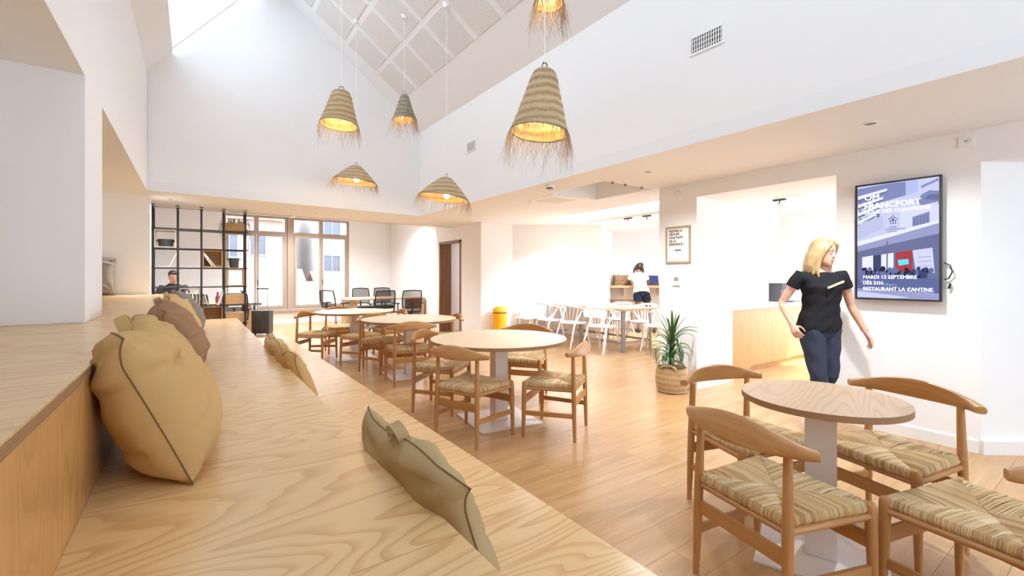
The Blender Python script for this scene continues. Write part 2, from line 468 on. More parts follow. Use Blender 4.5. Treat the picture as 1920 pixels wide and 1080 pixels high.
# --- annex (dining room behind the thick wall) with walls at an angle
mb = MB()
mb.prism([(XI - .02, 7.87), (7.17, 6.80), (7.23, 6.90), (XI, 8.05)], 0, 2.9)
mb.prism([(7.17, 6.80), (8.62, 7.80), (8.56, 7.9), (7.15, 6.93)], 0, 2.9)
mb.prism([(8.55, 7.85), (11.2, 5.97), (11.3, 6.1), (8.62, 8.0)], 0, 2.9)
mb.box((11.1, 3.8, 0), (11.2, 6.2, .8)).box((11.1, 3.8, 2.35), (11.2, 6.2, 2.9)).box((11.1, 5.7, .8), (11.2, 6.2, 2.35)).box((11.1, 3.8, .8), (11.2, 4.0, 2.35))
struct('wall_annex', mb, M['wall'])
mb = MB(); mb.box((XI, 3.78, 0), (11.2, 3.9, 2.9)); mb.box((8.6, -1.2, 0), (8.7, 3.9, .9)).box((8.6, -1.2, 2.3), (8.7, 3.9, 2.9)).box((8.6, 2.6, .9), (8.7, 3.9, 2.3)).box((8.6, -1.2, .9), (8.7, -.6, 2.3)); mb.box((XI, -1.3, 0), (8.7, -1.2, 2.9))
struct('wall_kitchen', mb, M['wall'])
# --- far wall with windows (z 0.42 .. 2.95)
WX0, WX1, WZ0, WZ1 = 0.62, 3.78, 0.40, 2.93
mb = MB(); mb.box((-1.6, YF, 0), (WX0, YF + .3, 3.0)); mb.box((WX1, YF, 0), (5.3, YF + .3, 3.0)); mb.box((WX0, YF, 0), (WX1, YF + .3, WZ0)); mb.box((WX0, YF, WZ1), (WX1, YF + .3, 3.0))
struct('wall_far', mb, M['wall'])
struct('baseboard_far', MB().box((-1.5, YF - .012, 0), (5.05, YF, .09)), M['trim'])
struct('trim_1', MB().box((WX0 - .1, YF - .09, WZ0 - .05), (WX1 + .1, YF, WZ0)), M['taupe'])
def window(ix, x0, x1):
    w = MB()
    f = 0.075
    for a, b in ((x0, x0 + f), (x1 - f, x1)): w.box((a, YF + .02, WZ0), (b, YF + .14, WZ1))
    for a, b in ((WZ0, WZ0 + .05), (WZ1 - .055, WZ1), (2.44, 2.52)): w.box((x0 + f, YF + .02, a), (x1 - f, YF + .14, b))
    xm = (x0 + x1) / 2
    w.box((xm - .055, YF + .02, 2.52), (xm + .055, YF + .14, WZ1 - .055))
    o = w.build('window_%d' % ix, M['taupe']); o['kind'] = 'structure'
    for k in (0, 1):
        a = x0 + f if k == 0 else xm; b = xm if k == 0 else x1 - f
        s = MB(); g = 0.055
        s.box((a + .004, YF + .0, WZ0 + .055), (a + g, YF + .07, 2.435)).box((b - g, YF + .0, WZ0 + .055), (b - .004, YF + .07, 2.435))
        s.box((a + g, YF + .0, WZ0 + .055), (b - g, YF + .07, WZ0 + .055 + g)).box((a + g, YF + .0, 2.435 - g), (b - g, YF + .07, 2.435))
        so = s.build('window_sash', M['taupe'], o)
        MB().box((a + g - .01, YF + .03, WZ0 + .05 + g), (b - g + .01, YF + .036, 2.44 - g)).build('pane', M['tint'], so)
        MB().box((a + .02, YF + .06, 2.51), (b - .02, YF + .066, WZ1 - .05)).build('pane', M['tint'], o)
    MB().tube([(xm + .03, YF, 1.2), (xm + .03, YF - .045, 1.2), (xm + .03, YF - .045, 1.07)], 0.009, 8).build('window_handle', M['metal_b'], o, 60)
window(1, 0.62, 2.13)
window(2, 2.22, 3.78)
struct('trim_2', MB().box((2.13, YF - .02, WZ0), (2.22, YF + .15, WZ1)), M['taupe'])
struct('ceiling_far', MB().box((-1.6, 9.12, 2.96), (6.4, YF + .3, 3.06)), M['ceil'])
# --- left side: wall of the void, pier, alcoves
mb = MB(); mb.box((XV0 - .25, -2.6, ZC), (XV0, 7.354, 3.95)); struct('wall_left', mb, M['wall'])
struct('wall_left_pier', MB().box((-1.5, 3.34, 1.066), (XV0, 3.91, ZC)), M['wall'])
mb = MB(); mb.box((-1.6, -2.6, 0), (-1.5, 9.2, ZC + .1))
mb.box((-1.6, 7.92, 0), (XV0, 8.1, ZC)); mb.box((-1.6, 8.1, 0), (-1.5, YF, 3.0))
struct('wall_left_alcove', mb, M['wall'])
def added_window(ix, x, y0, y1, z0, z1, n):
    w = MB(); d = .05
    w.box((x - d, y0, z0), (x + d, y1, z0 + .06)).box((x - d, y0, z1 - .06), (x + d, y1, z1))
    for k in range(n + 1):
        yy = y0 + (y1 - y0 - .06) * k / n; w.box((x - d, yy, z0 + .06), (x + d, yy + .06, z1 - .06))
    o = w.build('window_%d' % ix, M['trim']); o['kind'] = 'structure'
    MB().box((x - .003, y0, z0), (x + .003, y1, z1)).build('pane', M['glass'], o)
added_window(6, 8.65, -.6, 2.6, .9, 2.3, 3)  # out of view, added to brighten the kitchen
added_window(7, 11.15, 4.0, 5.7, .8, 2.35, 2)  # hidden behind the pillar, added to brighten the annex
# --- ceilings at 2.41
mb = MB()
mb.box((-1.6, -2.6, ZC), (XV0 - .25, 9.12, ZC + .12))
mb.prism([(XV0 - .25, 7.36), (XV0, 7.36), (XV1, 7.68), (XV1, 9.12), (XV0 - .25, 9.12)], ZC, ZC + .12)
RX0, RX1, RY0, RY1 = 3.87, 4.72, 3.62, 4.58
mb.box((XV1, -2.6, ZC), (RX0, 9.12, ZC + .12)); mb.box((RX1, -2.6, ZC), (XI, 9.12, ZC + .12))
mb.box((RX0, -2.6, ZC), (RX1, RY0, ZC + .12)); mb.box((RX0, RY1, ZC), (RX1, 9.12, ZC + .12))
mb.box((RX0, RY0, ZC + .28), (RX1, RY1, ZC + .32)); mb.box((RX1, RY0, ZC + .12), (RX1 + .04, RY1, ZC + .32)); mb.box((RX0, RY1, ZC + .12), (RX1, RY1 + .04, ZC + .32))
mb.box((RX0 - .04, RY0, ZC + .12), (RX0, RY1, ZC + .32)); mb.box((RX0, RY0 - .04, ZC + .12), (RX1, RY0, ZC + .32))
mb.box((XV0 - .25, 9.08, ZC), (XI, 9.14, 3.0))
# annex and kitchen ceiling with the skylight slot
KX0, KX1, KY0, KY1 = XI, 6.28, 3.95, 6.55
mb.box((KX1, 3.9, ZC), (11.2, 8.2, ZC + .12)); mb.box((XI, KY1, ZC), (KX1, 8.2, ZC + .12)); mb.box((XI, -1.3, ZC), (8.7, KY0, ZC + .12))
struct('ceiling', mb, M['ceil'])
mb = MB()
for a, b in (((KX0 - .06, KY0), (KX0, KY1)), ((KX1, KY0), (KX1 + .06, KY1)), ((KX0 - .06, KY0 - .06), (KX1 + .06, KY0)), ((KX0 - .06, KY1), (KX1 + .06, KY1 + .06))):
    mb.box((a[0], a[1], ZC + .12), (b[0], b[1], ZC + .95))
sk = struct('trim_3', mb, M['wall'])
sk2 = MB()
for yy in (KY0 + .03, (KY0 + KY1) / 2, KY1 - .03): sk2.box((KX0, yy - .03, ZC + .9), (KX1, yy + .03, ZC + .95))
w3 = sk2.build('window_3', M['trim']); w3['kind'] = 'structure'
MB().box((KX0, KY0, ZC + .955), (KX1, KY1, ZC + .962)).build('pane', M['glass'], w3)
portal('annex_daylight', ((KX0 + KX1) / 2, (KY0 + KY1) / 2, ZC + .97), (0, 0, -1), KX1 - KX0, KY1 - KY0)
# --- void upper walls and roof
ZE = 3.92; SLR = 0.715; XRG = 0.95; ZRG = ZE + SLR * (XV1 - XRG)
mb = MB(); mb.box((XV1, -2.6, ZC + .12), (XV1 + .12, 9.2, ZE + .05)); struct('wall_right_upper', mb, M['wall'])
gable = [(XV0, 7.355, ZC + .001), (XV1, 7.675, ZC + .001), (XV1, 7.675, ZE), (XRG, 7.475, ZRG), (-.216, 7.375, 4.23), (XV0, 7.355, 3.9)]
mb = MB(); mb.slab([(p[0] - .25 * (p[0] == XV0), p[1], p[2] + (0.0 if p[2] > ZC + .01 else 0.0)) for p in gable], (0, .13, 0)); struct('wall_far_upper', mb, M['wall'])
mb = MB(); mb.slab([(XV1 + .12, -2.6, ZE - SLR * .12), (XV1 + .12, 8.0, ZE - SLR * .12), (XRG, 8.0, ZRG), (XRG, -2.6, ZRG)], (0.05, 0, .12)); rf = struct('ceiling_slope', mb, M['ceil'])
# perforated acoustic boards on the slope
th = math.atan(SLR)
pmesh = MB().use(M['perf']).box((-.255, -.255, -.006), (.255, .255, .006)).mesh('acoustic_board')
for i in range(5):
    for j in range(13):
        xc = 2.66 - .48 * i; yc = 6.93 - .6 * j
        if xc < 1.2: continue
        o = inst('acoustic_board', pmesh, rf, (xc, yc, ZE + SLR * (XV1 - xc) - .004), (0, th, 0))
# left slope: sill strip, glazed rooflight, ridge strip
lx = lambda z: XV0 + (z - 3.9) / 1.25
mb = MB(); mb.slab([(XV0 - .1, -2.6, 3.9 - .125), (XV0 - .1, 7.6, 3.9 - .125), (-.216, 7.6, 4.23), (-.216, -2.6, 4.23)], (-.1, 0, .12))
mb.slab([(XRG - .16, -2.6, ZRG - .2), (XRG - .16, 7.6, ZRG - .2), (XRG, 7.6, ZRG), (XRG, -2.6, ZRG)], (-.1, 0, .12))
struct('ceiling_slope_left', mb, M['ceil'])
w4 = MB()
A0, A1 = Vector((-.216, 0, 4.23)), Vector((XRG - .16, 0, ZRG - .2))
for k in range(8):
    yy = -1.9 + k * 1.3
    w4.slab([(A0.x, yy, A0.z), (A0.x, yy + .06, A0.z), (A1.x, yy + .06, A1.z), (A1.x, yy, A1.z)], (-.09, 0, .1))
w4 = w4.build('window_4', M['trim']); w4['kind'] = 'structure'
mb = MB(); mb.slab([(A0.x - .08, -2.6, A0.z + .1), (A0.x - .08, 7.6, A0.z + .1), (A1.x - .08, 7.6, A1.z + .1), (A1.x - .08, -2.6, A1.z + .1)], (-.006, 0, .006)); mb.build('pane', M['solar'], w4)
mid = (A0 + A1) / 2
portal('rooflight_daylight', (mid.x - .12, 2.5, mid.z + .14), (1.5, 0, -1.2), 10.2, (A1 - A0).length).rotation_euler = Matrix(((0, -(A1 - A0).normalized().x, -(A1 - A0).normalized().z), (1, 0, 0), (0, -(A1 - A0).normalized().z, (A1 - A0).normalized().x))).to_euler()
# --- wall behind the camera, with a big window added for frontal fill light
mb = MB(); mb.box((-1.6, -2.6, 0), (.7, -2.5, 2.9)); mb.box((5.1, -2.6, 0), (5.9, -2.5, 2.9)); mb.box((.7, -2.6, 0), (5.1, -2.5, .25)); mb.box((.7, -2.6, 2.55), (5.1, -2.5, 2.9)); mb.slab([(-.75, -2.5, 2.9), (XV1 + .1, -2.5, 2.9), (XV1 + .1, -2.5, ZE), (XRG, -2.5, ZRG + .1), (-.6, -2.5, 3.9)], (0, -.1, 0)); mb.box((5.8, -2.6, 0), (5.9, .1, ZC))
struct('wall_back', mb, M['wall'])
w5 = MB()
for k in range(5): w5.box((.7 + k * 1.08, -2.58, .25), (.77 + k * 1.08, -2.52, 2.55))
w5.box((.7, -2.58, .25), (5.1, -2.52, .32)); w5.box((.7, -2.58, 2.48), (5.1, -2.52, 2.55))
w5 = w5.build('window_5', M['taupe']); w5['kind'] = 'structure'  # unseen window, added to light the room from the camera side
MB().box((.7, -2.553, .25), (5.1, -2.547, 2.55)).build('pane', M['dimmedB'], w5)
# ================================================================== FURNITURE
# ------------------------------------------------------------------ tiered bench
ZL, Z1, Z2 = 1.065, 0.685, 0.36
XL, X1, X2, YE = -0.239, 0.536, 1.214, 7.9
bench = thing('tiered_bench', 'long pale plywood tiered seating with three steps along the left side', 'bench', (0, 0, 0))
def panel(name, lo, hi, m, bev=0.002, par=bench):
    c = [(lo[i] + hi[i]) / 2 for i in range(3)]
    return MB().use(m).cbox((0, 0, 0), [hi[i] - lo[i] for i in range(3)]).bevel(bev).build(name, m, par, loc=c)
TH = 0.02
ys = [-1.15, 0.98, 3.11, 5.24, 7.37, YE]
for a, b in zip(ys[:-1], ys[1:]):
    panel('seat_panel', (XL - .0035, a + .001, Z1 - TH), (X1 - .0, b - .001, Z1), M['plyX'])
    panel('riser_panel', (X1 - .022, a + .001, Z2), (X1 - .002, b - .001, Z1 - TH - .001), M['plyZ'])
ys2 = [-1.15, -.44, 1.69, 3.82, 5.95, YE]
for a, b in zip(ys2[:-1], ys2[1:]):
    panel('step_panel', (X1 - .001, a + .001, Z2 - TH), (X2, b - .001, Z2), M['plyX'])
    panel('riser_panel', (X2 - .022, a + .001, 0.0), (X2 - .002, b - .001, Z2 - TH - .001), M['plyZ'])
ys3 = [-1.15, 2.3, 4.6, 6.9, YE]
for a, b in zip(ys3[:-1], ys3[1:]):
    panel('ledge_panel', (-1.49, a + .001, ZL - .006), (XL, b - .001, ZL), M['plyX'], .001)
    o = panel('ledge_edge', (XL - .03, a + .001, ZL - .03), (XL, b - .001, ZL - .0065), M['edge'], .001); o['label'] = 'exposed layered plywood edge of the ledge'
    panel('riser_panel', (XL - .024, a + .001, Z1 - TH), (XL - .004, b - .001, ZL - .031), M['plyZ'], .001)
panel('end_panel', (-1.49, YE, 0.0), (XL, YE + .02, ZL - .01), M['plyZ'])
panel('end_panel', (XL, YE, 0.0), (X1 - .002, YE + .02, Z1 - .001), M['plyZ'])
panel('end_panel', (X1, YE, 0.0), (X2 - .002, YE + .02, Z2 - .001), M['plyZ'])

# ------------------------------------------------------------------ cushions
def cushion(name, label, m, L, H, T, loc, rot, seed, handle=True, group=None, slump=0.0):
    """canvas floor cushion: local x along its length, z up its height, y = thickness; base at z=0"""
    rn = random.Random(seed)
    root = thing(name, label, 'cushion', loc, 0, group)
    root.rotation_euler = rot
    NX, NZ = 54, 36
    bm = bmesh.new()
    ph = [rn.uniform(0, 6.28) for _ in range(12)]
    CR = []
    for q in range(9):
        cu, cw = rn.choice((-1, 1)) * rn.uniform(.55, 1), rn.uniform(-.9, .9)
        CR.append((cu, cw, rn.uniform(-.5, .5) + (PI if cu > 0 else 0), rn.uniform(.35, .8), rn.uniform(.05, .12)))
    for q in range(5):
        CR.append((rn.uniform(-.6, .6), rn.choice((-.95, .95)), rn.uniform(1.1, 2.0), rn.uniform(.3, .7), rn.uniform(.04, .1)))
    def prof(u, w):
        e = max(0.0, (1 - abs(u) ** 4.0)) ** 0.5 * max(0.0, (1 - abs(w) ** 2.8)) ** 0.5
        sl = 1 + 0.25 * slump * (-w)
        wr = 0.0
        # creases running in from the corners and sides
        for cx, cz, k in ((-1, -1, 0), (1, -1, 1), (-1, 1, 2), (1, 1, 3)):
            dx, dz = u - cx, w - cz; r = math.hypot(dx, dz); a = math.atan2(dz, dx)
            wr += 0.085 * math.exp(-r * 1.2) * min(1, r * 3) * math.sin(a * 12 + ph[k])
        wr += 0.04 * math.sin(u * 6 + ph[4] + 2 * w) * math.sin(w * 5 + ph[5] - u)
        wr += 0.02 * math.sin(u * 3 - w * 11 + ph[6])
        for (cu, cw, ca, cl, cd) in CR:
            du, dw = u - cu, (w - cw) * (-1 if ca > 1 and abs(cw) > .94 and cw > 0 else 1)
            al = du * math.cos(ca) + dw * math.sin(ca); ac = -du * math.sin(ca) + dw * math.cos(ca) + .12 * al * al
            if -.1 < al < cl: wr += cd * (-math.exp(-(ac / .055) ** 2) + .7 * math.exp(-((ac - .11) / .08) ** 2)) * (1 - al / cl) ** .7
        return (e * sl + wr * min(1, e * 3)) * T / 2
    def P(i, j, sgn):
        u = -1 + 2 * i / NX; w = -1 + 2 * j / NZ
        pin = 1 - 0.055 * (1 - abs(u) ** 2) * 0 - 0.06 * (u * u) * (1 - w * w)
        pinz = 1 - 0.05 * (w * w) * (1 - u * u)
        x = u * L / 2 * pin
        z = w * H / 2 * pinz
        y = sgn * prof(u, w)
        # upper corners fold over a little
        if w > 0.6 and abs(u) > 0.7: y -= 0.10 * T * (w - .6) * (abs(u) - .7) * 8
        z += 0.02 * math.sin(u * 4 + ph[7]) * max(0, w)
        rc = math.hypot(abs(u) - 1, w - 1)
        if rc < .35: z -= .028 * (1 - rc / .35) ** 2; y -= .012 * (1 - rc / .35) ** 2
        return Vector((x, y, z + H / 2 - .0))
    F = [[bm.verts.new(P(i, j, 1)) for j in range(NZ + 1)] for i in range(NX + 1)]
    B = [[F[i][j] if i in (0, NX) or j in (0, NZ) else bm.verts.new(P(i, j, -1)) for j in range(NZ + 1)] for i in range(NX + 1)]
    for i in range(NX):
        for j in range(NZ):
            bm.faces.new((F[i][j], F[i + 1][j], F[i + 1][j + 1], F[i][j + 1]))
            bm.faces.new((B[i][j + 1], B[i + 1][j + 1], B[i + 1][j], B[i][j]))
    mb = MB(); mb.bm = bm; mb.mats = [m]
    seamp = [P(0, j, 1) for j in range(NZ + 1)] + [P(i, NZ, 1) for i in range(1, NX + 1)] + [P(NX, j, 1) for j in range(NZ - 1, -1, -1)] + [P(i, 0, 1) for i in range(NX - 1, 0, -1)]
    mb.build('cover', m, root, 70)
    s = MB(); s.tube(seamp, 0.0022, 6, closed=True); s.build('seam', M['seam'], root, 70)
    if handle:
        h = MB(); pts = []
        for k in range(11):
            a = PI * k / 10
            pts.append((0.052 * math.cos(a), 0.0, H - 0.015 + 0.052 * math.sin(a) ** .8))
        rings = []
        cc = Vector((0, 0, H - .02))
        for p in pts:
            p = Vector(p); rad = (p - cc).normalized() * .004
            rings.append([p + Vector((0, -.019, 0)) - rad, p + Vector((0, .019, 0)) - rad, p + Vector((0, .019, 0)) + rad, p + Vector((0, -.019, 0)) + rad])
        h.rings(rings); h.build('handle', m, root, 50)
    return root
RZ = R(90)
cushion('floor_cushion', 'large ochre canvas cushion leaning on the ledge, nearest of the upper row', M['ochre'], .96, .49, .28, (.0, 2.15, Z1 + .004), Euler((R(-24), 0, RZ), 'XYZ'), 1, slump=.8)
cushion('floor_cushion', 'brown canvas cushion leaning on the ledge between the ochre and cream ones', M['brown'], .92, .48, .28, (.0, 3.88, Z1 + .004), Euler((R(-23), 0, RZ), 'XYZ'), 2, slump=.7)
cushion('floor_cushion', 'cream yellow canvas cushion on the upper step behind the brown cushion', M['cream'], .92, .48, .26, (-.01, 5.05, Z1 + .004), Euler((R(-22), 0, RZ), 'XYZ'), 3, slump=.6)
cushion('floor_cushion', 'dull grey cushion on the upper step, last of the row and mostly hidden', M['greyc'], .90, .48, .28, (.03, 6.15, Z1 + .004), Euler((R(-24), 0, RZ), 'XYZ'), 4, slump=.6)
cushion('floor_cushion', 'khaki canvas cushion with a loop handle standing on the lowest step', M['khaki'], .80, .465, .16, (X1 + .16, 1.41, Z2 + .004), Euler((R(-19), 0, RZ), 'XYZ'), 5, slump=.3)
cushion('floor_cushion', 'small ochre brown cushion on the lowest step, its rounded top above the edge', M['ochre'], .64, .445, .16, (X1 + .16, 3.66, Z2 + .004), Euler((R(-20), 0, RZ), 'XYZ'), 6, slump=.3)
cushion('floor_cushion', 'pale cream cushion on the lowest step just behind the small ochre brown one', M['cream'], .74, .46, .17, (X1 + .165, 4.28, Z2 + .004), Euler((R(-20), 0, RZ), 'XYZ'), 7, slump=.3)
cushion('floor_cushion', 'taupe cushion on the ledge leaning against the white alcove end wall', M['greyc'], .62, .52, .24, (-1.13, 7.70, ZL + .004), Euler((R(-12), 0, 0), 'XYZ'), 8, slump=.5)

# ------------------------------------------------------------------ oak chairs with rush seats
def oak_chair(label):
    root = thing('oak_chair', label, 'chair', (0, 0, 0), 0, 'oak chairs with rush seats')
    bx, by, fx, fy = .205, -.20, .245, .195
    def legpts(x, y, top, r0, r1, r2):
        prof = [(r0, 0.0), (r0 * 1.08, .06), (r1, .26), (r1 * 1.02, .42), (r2, top - .03), (r2 * .96, top)]
        return prof
    for sx in (-1, 1):
        m = MB(); m.lathe(legpts(0, 0, .685, .0135, .0195, .0155), 12, caps=True)
        sh = Matrix.Identity(4)
        for v in m.bm.verts:   # slight splay
            v.co.x += sx * (bx + .012 * (1 - v.co.z / .7)); v.co.y += by - .018 * (1 - v.co.z / .7)
        m.build('leg', M['oakZ'], root, 50)
        m = MB(); m.lathe([(.0135, 0), (.0145, .06), (.0195, .28), (.0205, .40), (.020, .440), (.015, .452), (.006, .456)], 12, caps=True)
        for v in m.bm.verts:
            v.co.x += sx * (fx + .012 * (1 - v.co.z / .45)); v.co.y += fy + .006 * (1 - v.co.z / .45)
        m.build('leg', M['oakZ'], root, 50)
    # yoke shaped back rail
    n = 28; rings = []
    for i in range(n + 1):
        s = -1 + 2 * i / n
        x = .295 * math.sin(s * 1.25) / math.sin(1.25)
        y = by + .075 - .115 * math.cos(s * 1.35) - .02
        tx = .295 * 1.25 * math.cos(s * 1.25) / math.sin(1.25); ty = .115 * 1.35 * math.sin(s * 1.35)
        L = math.hypot(tx, ty); nx, ny = ty / L, -tx / L
        c = max(0, math.cos(s * PI / 2)) ** 1.7
        hz = .0185 + .035 * c
        tk = .023 - .011 * c
        zc = .700 + .022 * c
        if abs(s) > .93: tk *= .92; hz *= .9
        lean = -.02 * c
        ring = []
        for k in range(12):
            a = 2 * PI * k / 12
            ca, sa = math.cos(a), math.sin(a)
            du = tk * (abs(ca) ** .6) * (1 if ca > 0 else -1); dv = hz * (abs(sa) ** .7) * (1 if sa > 0 else -1)
            off = du + lean * dv / max(hz, .001)
            ring.append((x + nx * off, y + ny * off, zc + dv))
        rings.append(ring)
    m = MB(); m.rings(rings); m.build('back_rail', M['oakX'], root, 60)
    # seat rails
    for sx in (-1, 1): MB().tube([(sx * (bx + .003), by, .402), (sx * (fx + .003), fy, .402)], .0135, 8).build('seat_rail', M['oakY'], root, 60)
    MB().tube([(-bx, by - .004, .397), (bx, by - .004, .397)], .0125, 8).build('seat_rail', M['oakX'], root, 60)
    MB().tube([(-fx, fy + .004, .397), (fx, fy + .004, .397)], .0125, 8).build('seat_rail', M['oakX'], root, 60)
    # boards and stretchers
    MB().box((-bx - .004, by - .018, .275), (bx + .004, by - .002, .333)).bevel(.003).build('stretcher', M['oakX'], root)
    MB().box((-fx - .004, fy - .006, .275), (fx + .004, fy + .010, .333)).bevel(.003).build('stretcher', M['oakX'], root)
    for sx in (-1, 1):
        A = Vector((sx * (bx + .006), by - .008, .2)); B = Vector((sx * (fx + .006), fy + .002, .2))
        m = MB(); d = (B - A).normalized(); w = Vector((-d.y, d.x, 0)) * .008
        m.slab([A + w + Vector((0, 0, -.018)), B + w + Vector((0, 0, -.018)), B + w + Vector((0, 0, .018)), A + w + Vector((0, 0, .018))], -2 * w)
        m.bevel(.003).build('stretcher', M['oakY'], root)
    # rush seat: every cord runs from its rail to the diagonal
    m = MB(); rn = random.Random(5)
    cs = [Vector((-bx + .012, by + .0, 0)), Vector((bx - .012, by + .0, 0)), Vector((fx - .012, fy, 0)), Vector((-fx + .012, fy, 0))]
    C = Vector((0, -.005, 0))
    NS = 54
    for k in range(4):
        A, B = cs[k], cs[(k + 1) % 4]
        out = ((A + B) / 2 - C).normalized(); t = (B - A).normalized()
        out = Vector((t.y, -t.x, 0))
        hw = (B - A).length / NS / 2 * 1.0
        for i in range(NS):
            f = (i + .5) / NS
            p = A.lerp(B, f)
            q = A.lerp(C, 2 * f) if f < .5 else B.lerp(C, 2 * (1 - f))
            lift = .004 * rn.uniform(-.4, 1)
            cz = 1 - min(1, (q - C).length / .25)
            pts = [p + out * .006 + Vector((0, 0, .412)), p + out * .0145 + Vector((0, 0, .430)), p + out * .008 + Vector((0, 0, .4475 + lift * .5)), p.lerp(q, .5) + Vector((0, 0, .4485 + lift)), q + Vector((0, 0, .446 - .008 * cz + lift * .4))]
            P3 = []
            for a, pp in enumerate(pts):
                nrm = Vector((0, 0, 1)) if a >= 2 else (out if a == 1 else (out - Vector((0, 0, 1))).normalized())
                P3.append([m.v(pp - t * hw), m.v(pp + nrm * .0050), m.v(pp + t * hw)])
            for a in range(4):
                for b in range(2): m.face([P3[a][b], P3[a + 1][b], P3[a + 1][b + 1], P3[a][b + 1]])
    under = [cs[i] + Vector((0, 0, .413)) for i in range(4)]
    m.poly(under[::-1])
    m.build('rush_seat', M['rush'], root, 80)
    return root
OAK = [
 (1.985, .90, .97, -.235, 'oak chair seen from behind at the small table, nearest the steps'),
 (2.55, 1.305, -.28, -.96, 'oak chair at the small table, on the side of the potted plant'),
 (2.875, .776, -.96, .28, 'oak chair at the small table, beside the white wall under the screen'),
 (2.40, .345, .26, .965, 'oak chair at the small table cut off by the bottom right corner of the photo'),
 (1.89, 3.22, .94, .33, 'oak chair with its back to the steps at the middle round table, fully seen'),
 (2.53, 2.93, -.55, .83, 'oak chair standing on the open floor side of the middle round table'),
 (2.045, 4.10, .66, -.75, 'oak chair at the middle round table, behind the one with its back to the steps'),
 (2.93, 3.95, -.8, -.6, 'oak chair on the far right of the middle round table, partly under it'),
 (2.2, 5.33, .2, .98, 'oak chair seen squarely from behind in front of the third round table'),
 (2.16, 6.19, .45, -.89, 'oak chair left of the third round table, its rail hidden behind the table top'),
 (2.93, 5.86, -.95, .2, 'oak chair on the right of the third round table, in front of the doorway'),
 (1.56, 7.42, .8, -.6, 'oak chair at the far round table, nearest the dark suitcase'),
 (2.08, 6.77, -.45, .89, 'oak chair on the near side of the far round table'),
 (2.64, 7.22, -.99, .1, 'oak chair on the right of the far round table, below the mesh office chairs'),
 (2.12, 8.17, 0, -1, 'oak chair behind the far round table, only the top of its rail showing'),
]
proto = None
for (x, y, fx, fy, lab) in OAK:
    if proto is None: proto = o = oak_chair(lab)
    else: o = copy_tree(proto)
    o.location = (x, y, 0); o.rotation_euler = (0, 0, face_rot(fx, fy)); o['label'] = lab

# ------------------------------------------------------------------ round pedestal tables
def round_table(x, y, rad, label, m, rz, base=.27, h=.75):
    root = thing('round_table', label, 'table', (x, y, 0), rz, 'round pedestal tables')
    t = MB().use(m).lathe([(rad, -.028), (rad, 0)], 72, (0, 0, h), caps=True)
    em = t.use(M['edge'])
    for f in t.bm.faces:
        if abs(f.calc_center_median().z - (h - .014)) < .005: f.material_index = t.mi
    t.bevel(.002, 1, 60)
    t.build('tabletop', None, root, 50)
    c = .062
    MB().box((-c, -c, .012), (c, c, h - .034)).bevel(.003).build('column', M['metal_w'], root)
    MB().box((-.2, -.2, h - .034), (.2, .2, h - .0285)).build('mounting_plate', M['metal_w'], root)
    MB().box((-base, -base, 0), (base, base, .010)).bevel(.002).build('base_plate', M['metal_w'], root)
    m = MB()
    for s in (-1, 1): m.lathe([(.001, 0), (.006, 0), (.006, .004), (.001, .004)], 8, mtx=Matrix.Translation((c * s, 0, .22)) @ Matrix.Rotation(R(90) * s, 4, 'Y'))
    m.build('screw', M['chrome'], root)
    return root
round_table(2.435, .901, .335, 'small round table with a brownish plywood top, nearest to the viewer', M['plyT'], R(20), .255)
round_table(2.30, 3.46, .62, 'large pale round table, second from the viewer, four oak chairs around it', M['plyL'], R(-8), .30)
round_table(2.365, 5.72, .62, 'large round table third from the viewer, in the middle of the row', M['plyL'], R(-6), .30)
round_table(2.13, 7.41, .60, 'large round table furthest from the viewer, in front of the windows', M['plyL'], R(-5), .30)
# ------------------------------------------------------------------ open steel shelf
shx = [-.50, -.195, .11, .413, .716]; SY0, SY1 = 8.72, 9.00
slv = [.243, .546, .847, 1.15, 1.452, 1.754, 2.06]
shelf = thing('steel_shelf', 'tall open black steel shelf reaching the ceiling beside the windows', 'shelf', (0, 0, 0))
for x in shx:
    for y in (SY0, SY1):
        MB().lathe([(.0125, 0), (.0125, ZC - .03)], 10, (x, y, 0), caps=True).lathe([(.026, ZC - .012), (.026, ZC - .001)], 12, (x, y, 0), caps=True).lathe([(.02, 0), (.02, .012)], 10, (x, y, 0), caps=True).build('post', M['metal_b'], shelf, 50)
for z in slv:
    for y in (SY0, SY1):
        x1 = shx[-1] if z < 2 or True else shx[3]
        MB().tube([(shx[0] - .03, y, z - .012), (x1 + .03, y, z - .012)], .0095, 8).build('rail', M['metal_b'], shelf, 50)
for x in shx:
    m = MB()
    for z in slv: m.tube([(x, SY0, z - .012), (x, SY1, z - .012)], .008, 6)
    m.build('crossbar', M['metal_b'], shelf, 50)
def open_box(name, label, i, z, m, h=.272, back=False, group=None, front=False, w=.27):
    xc = (shx[i] + shx[i + 1]) / 2
    r = thing(name, label, 'box', (xc, (SY0 + SY1) / 2, z), 0, group)
    d = .25; t = .014
    MB().box((-w / 2, -d / 2, 0), (w / 2, d / 2, t)).build('board', m, r)
    MB().box((-w / 2, -d / 2, h - t), (w / 2, d / 2, h)).build('board', m, r)
    for s in (-1, 1): MB().box((s * w / 2 - (t if s > 0 else 0), -d / 2, t), (s * w / 2 + (t if s < 0 else 0), d / 2, h - t)).build('side_board', m, r)
    if back: MB().box((-w / 2 + t, d / 2 - .008, t), (w / 2 - t, d / 2, h - t)).build('back_board', m, r)
    if front: MB().box((-w / 2 + t, -d / 2, t), (w / 2 - t, -d / 2 + .01, h - t)).build('front_board', m, r)
    return r
open_box('wooden_box', 'pale open wooden box holding a black basket, high on the left of the shelf', 0, 1.756, M['ashwood'])
open_box('wooden_box', 'brown backed wooden box with two white books leaning in it', 2, 1.455, M['boxwood'], back=True)
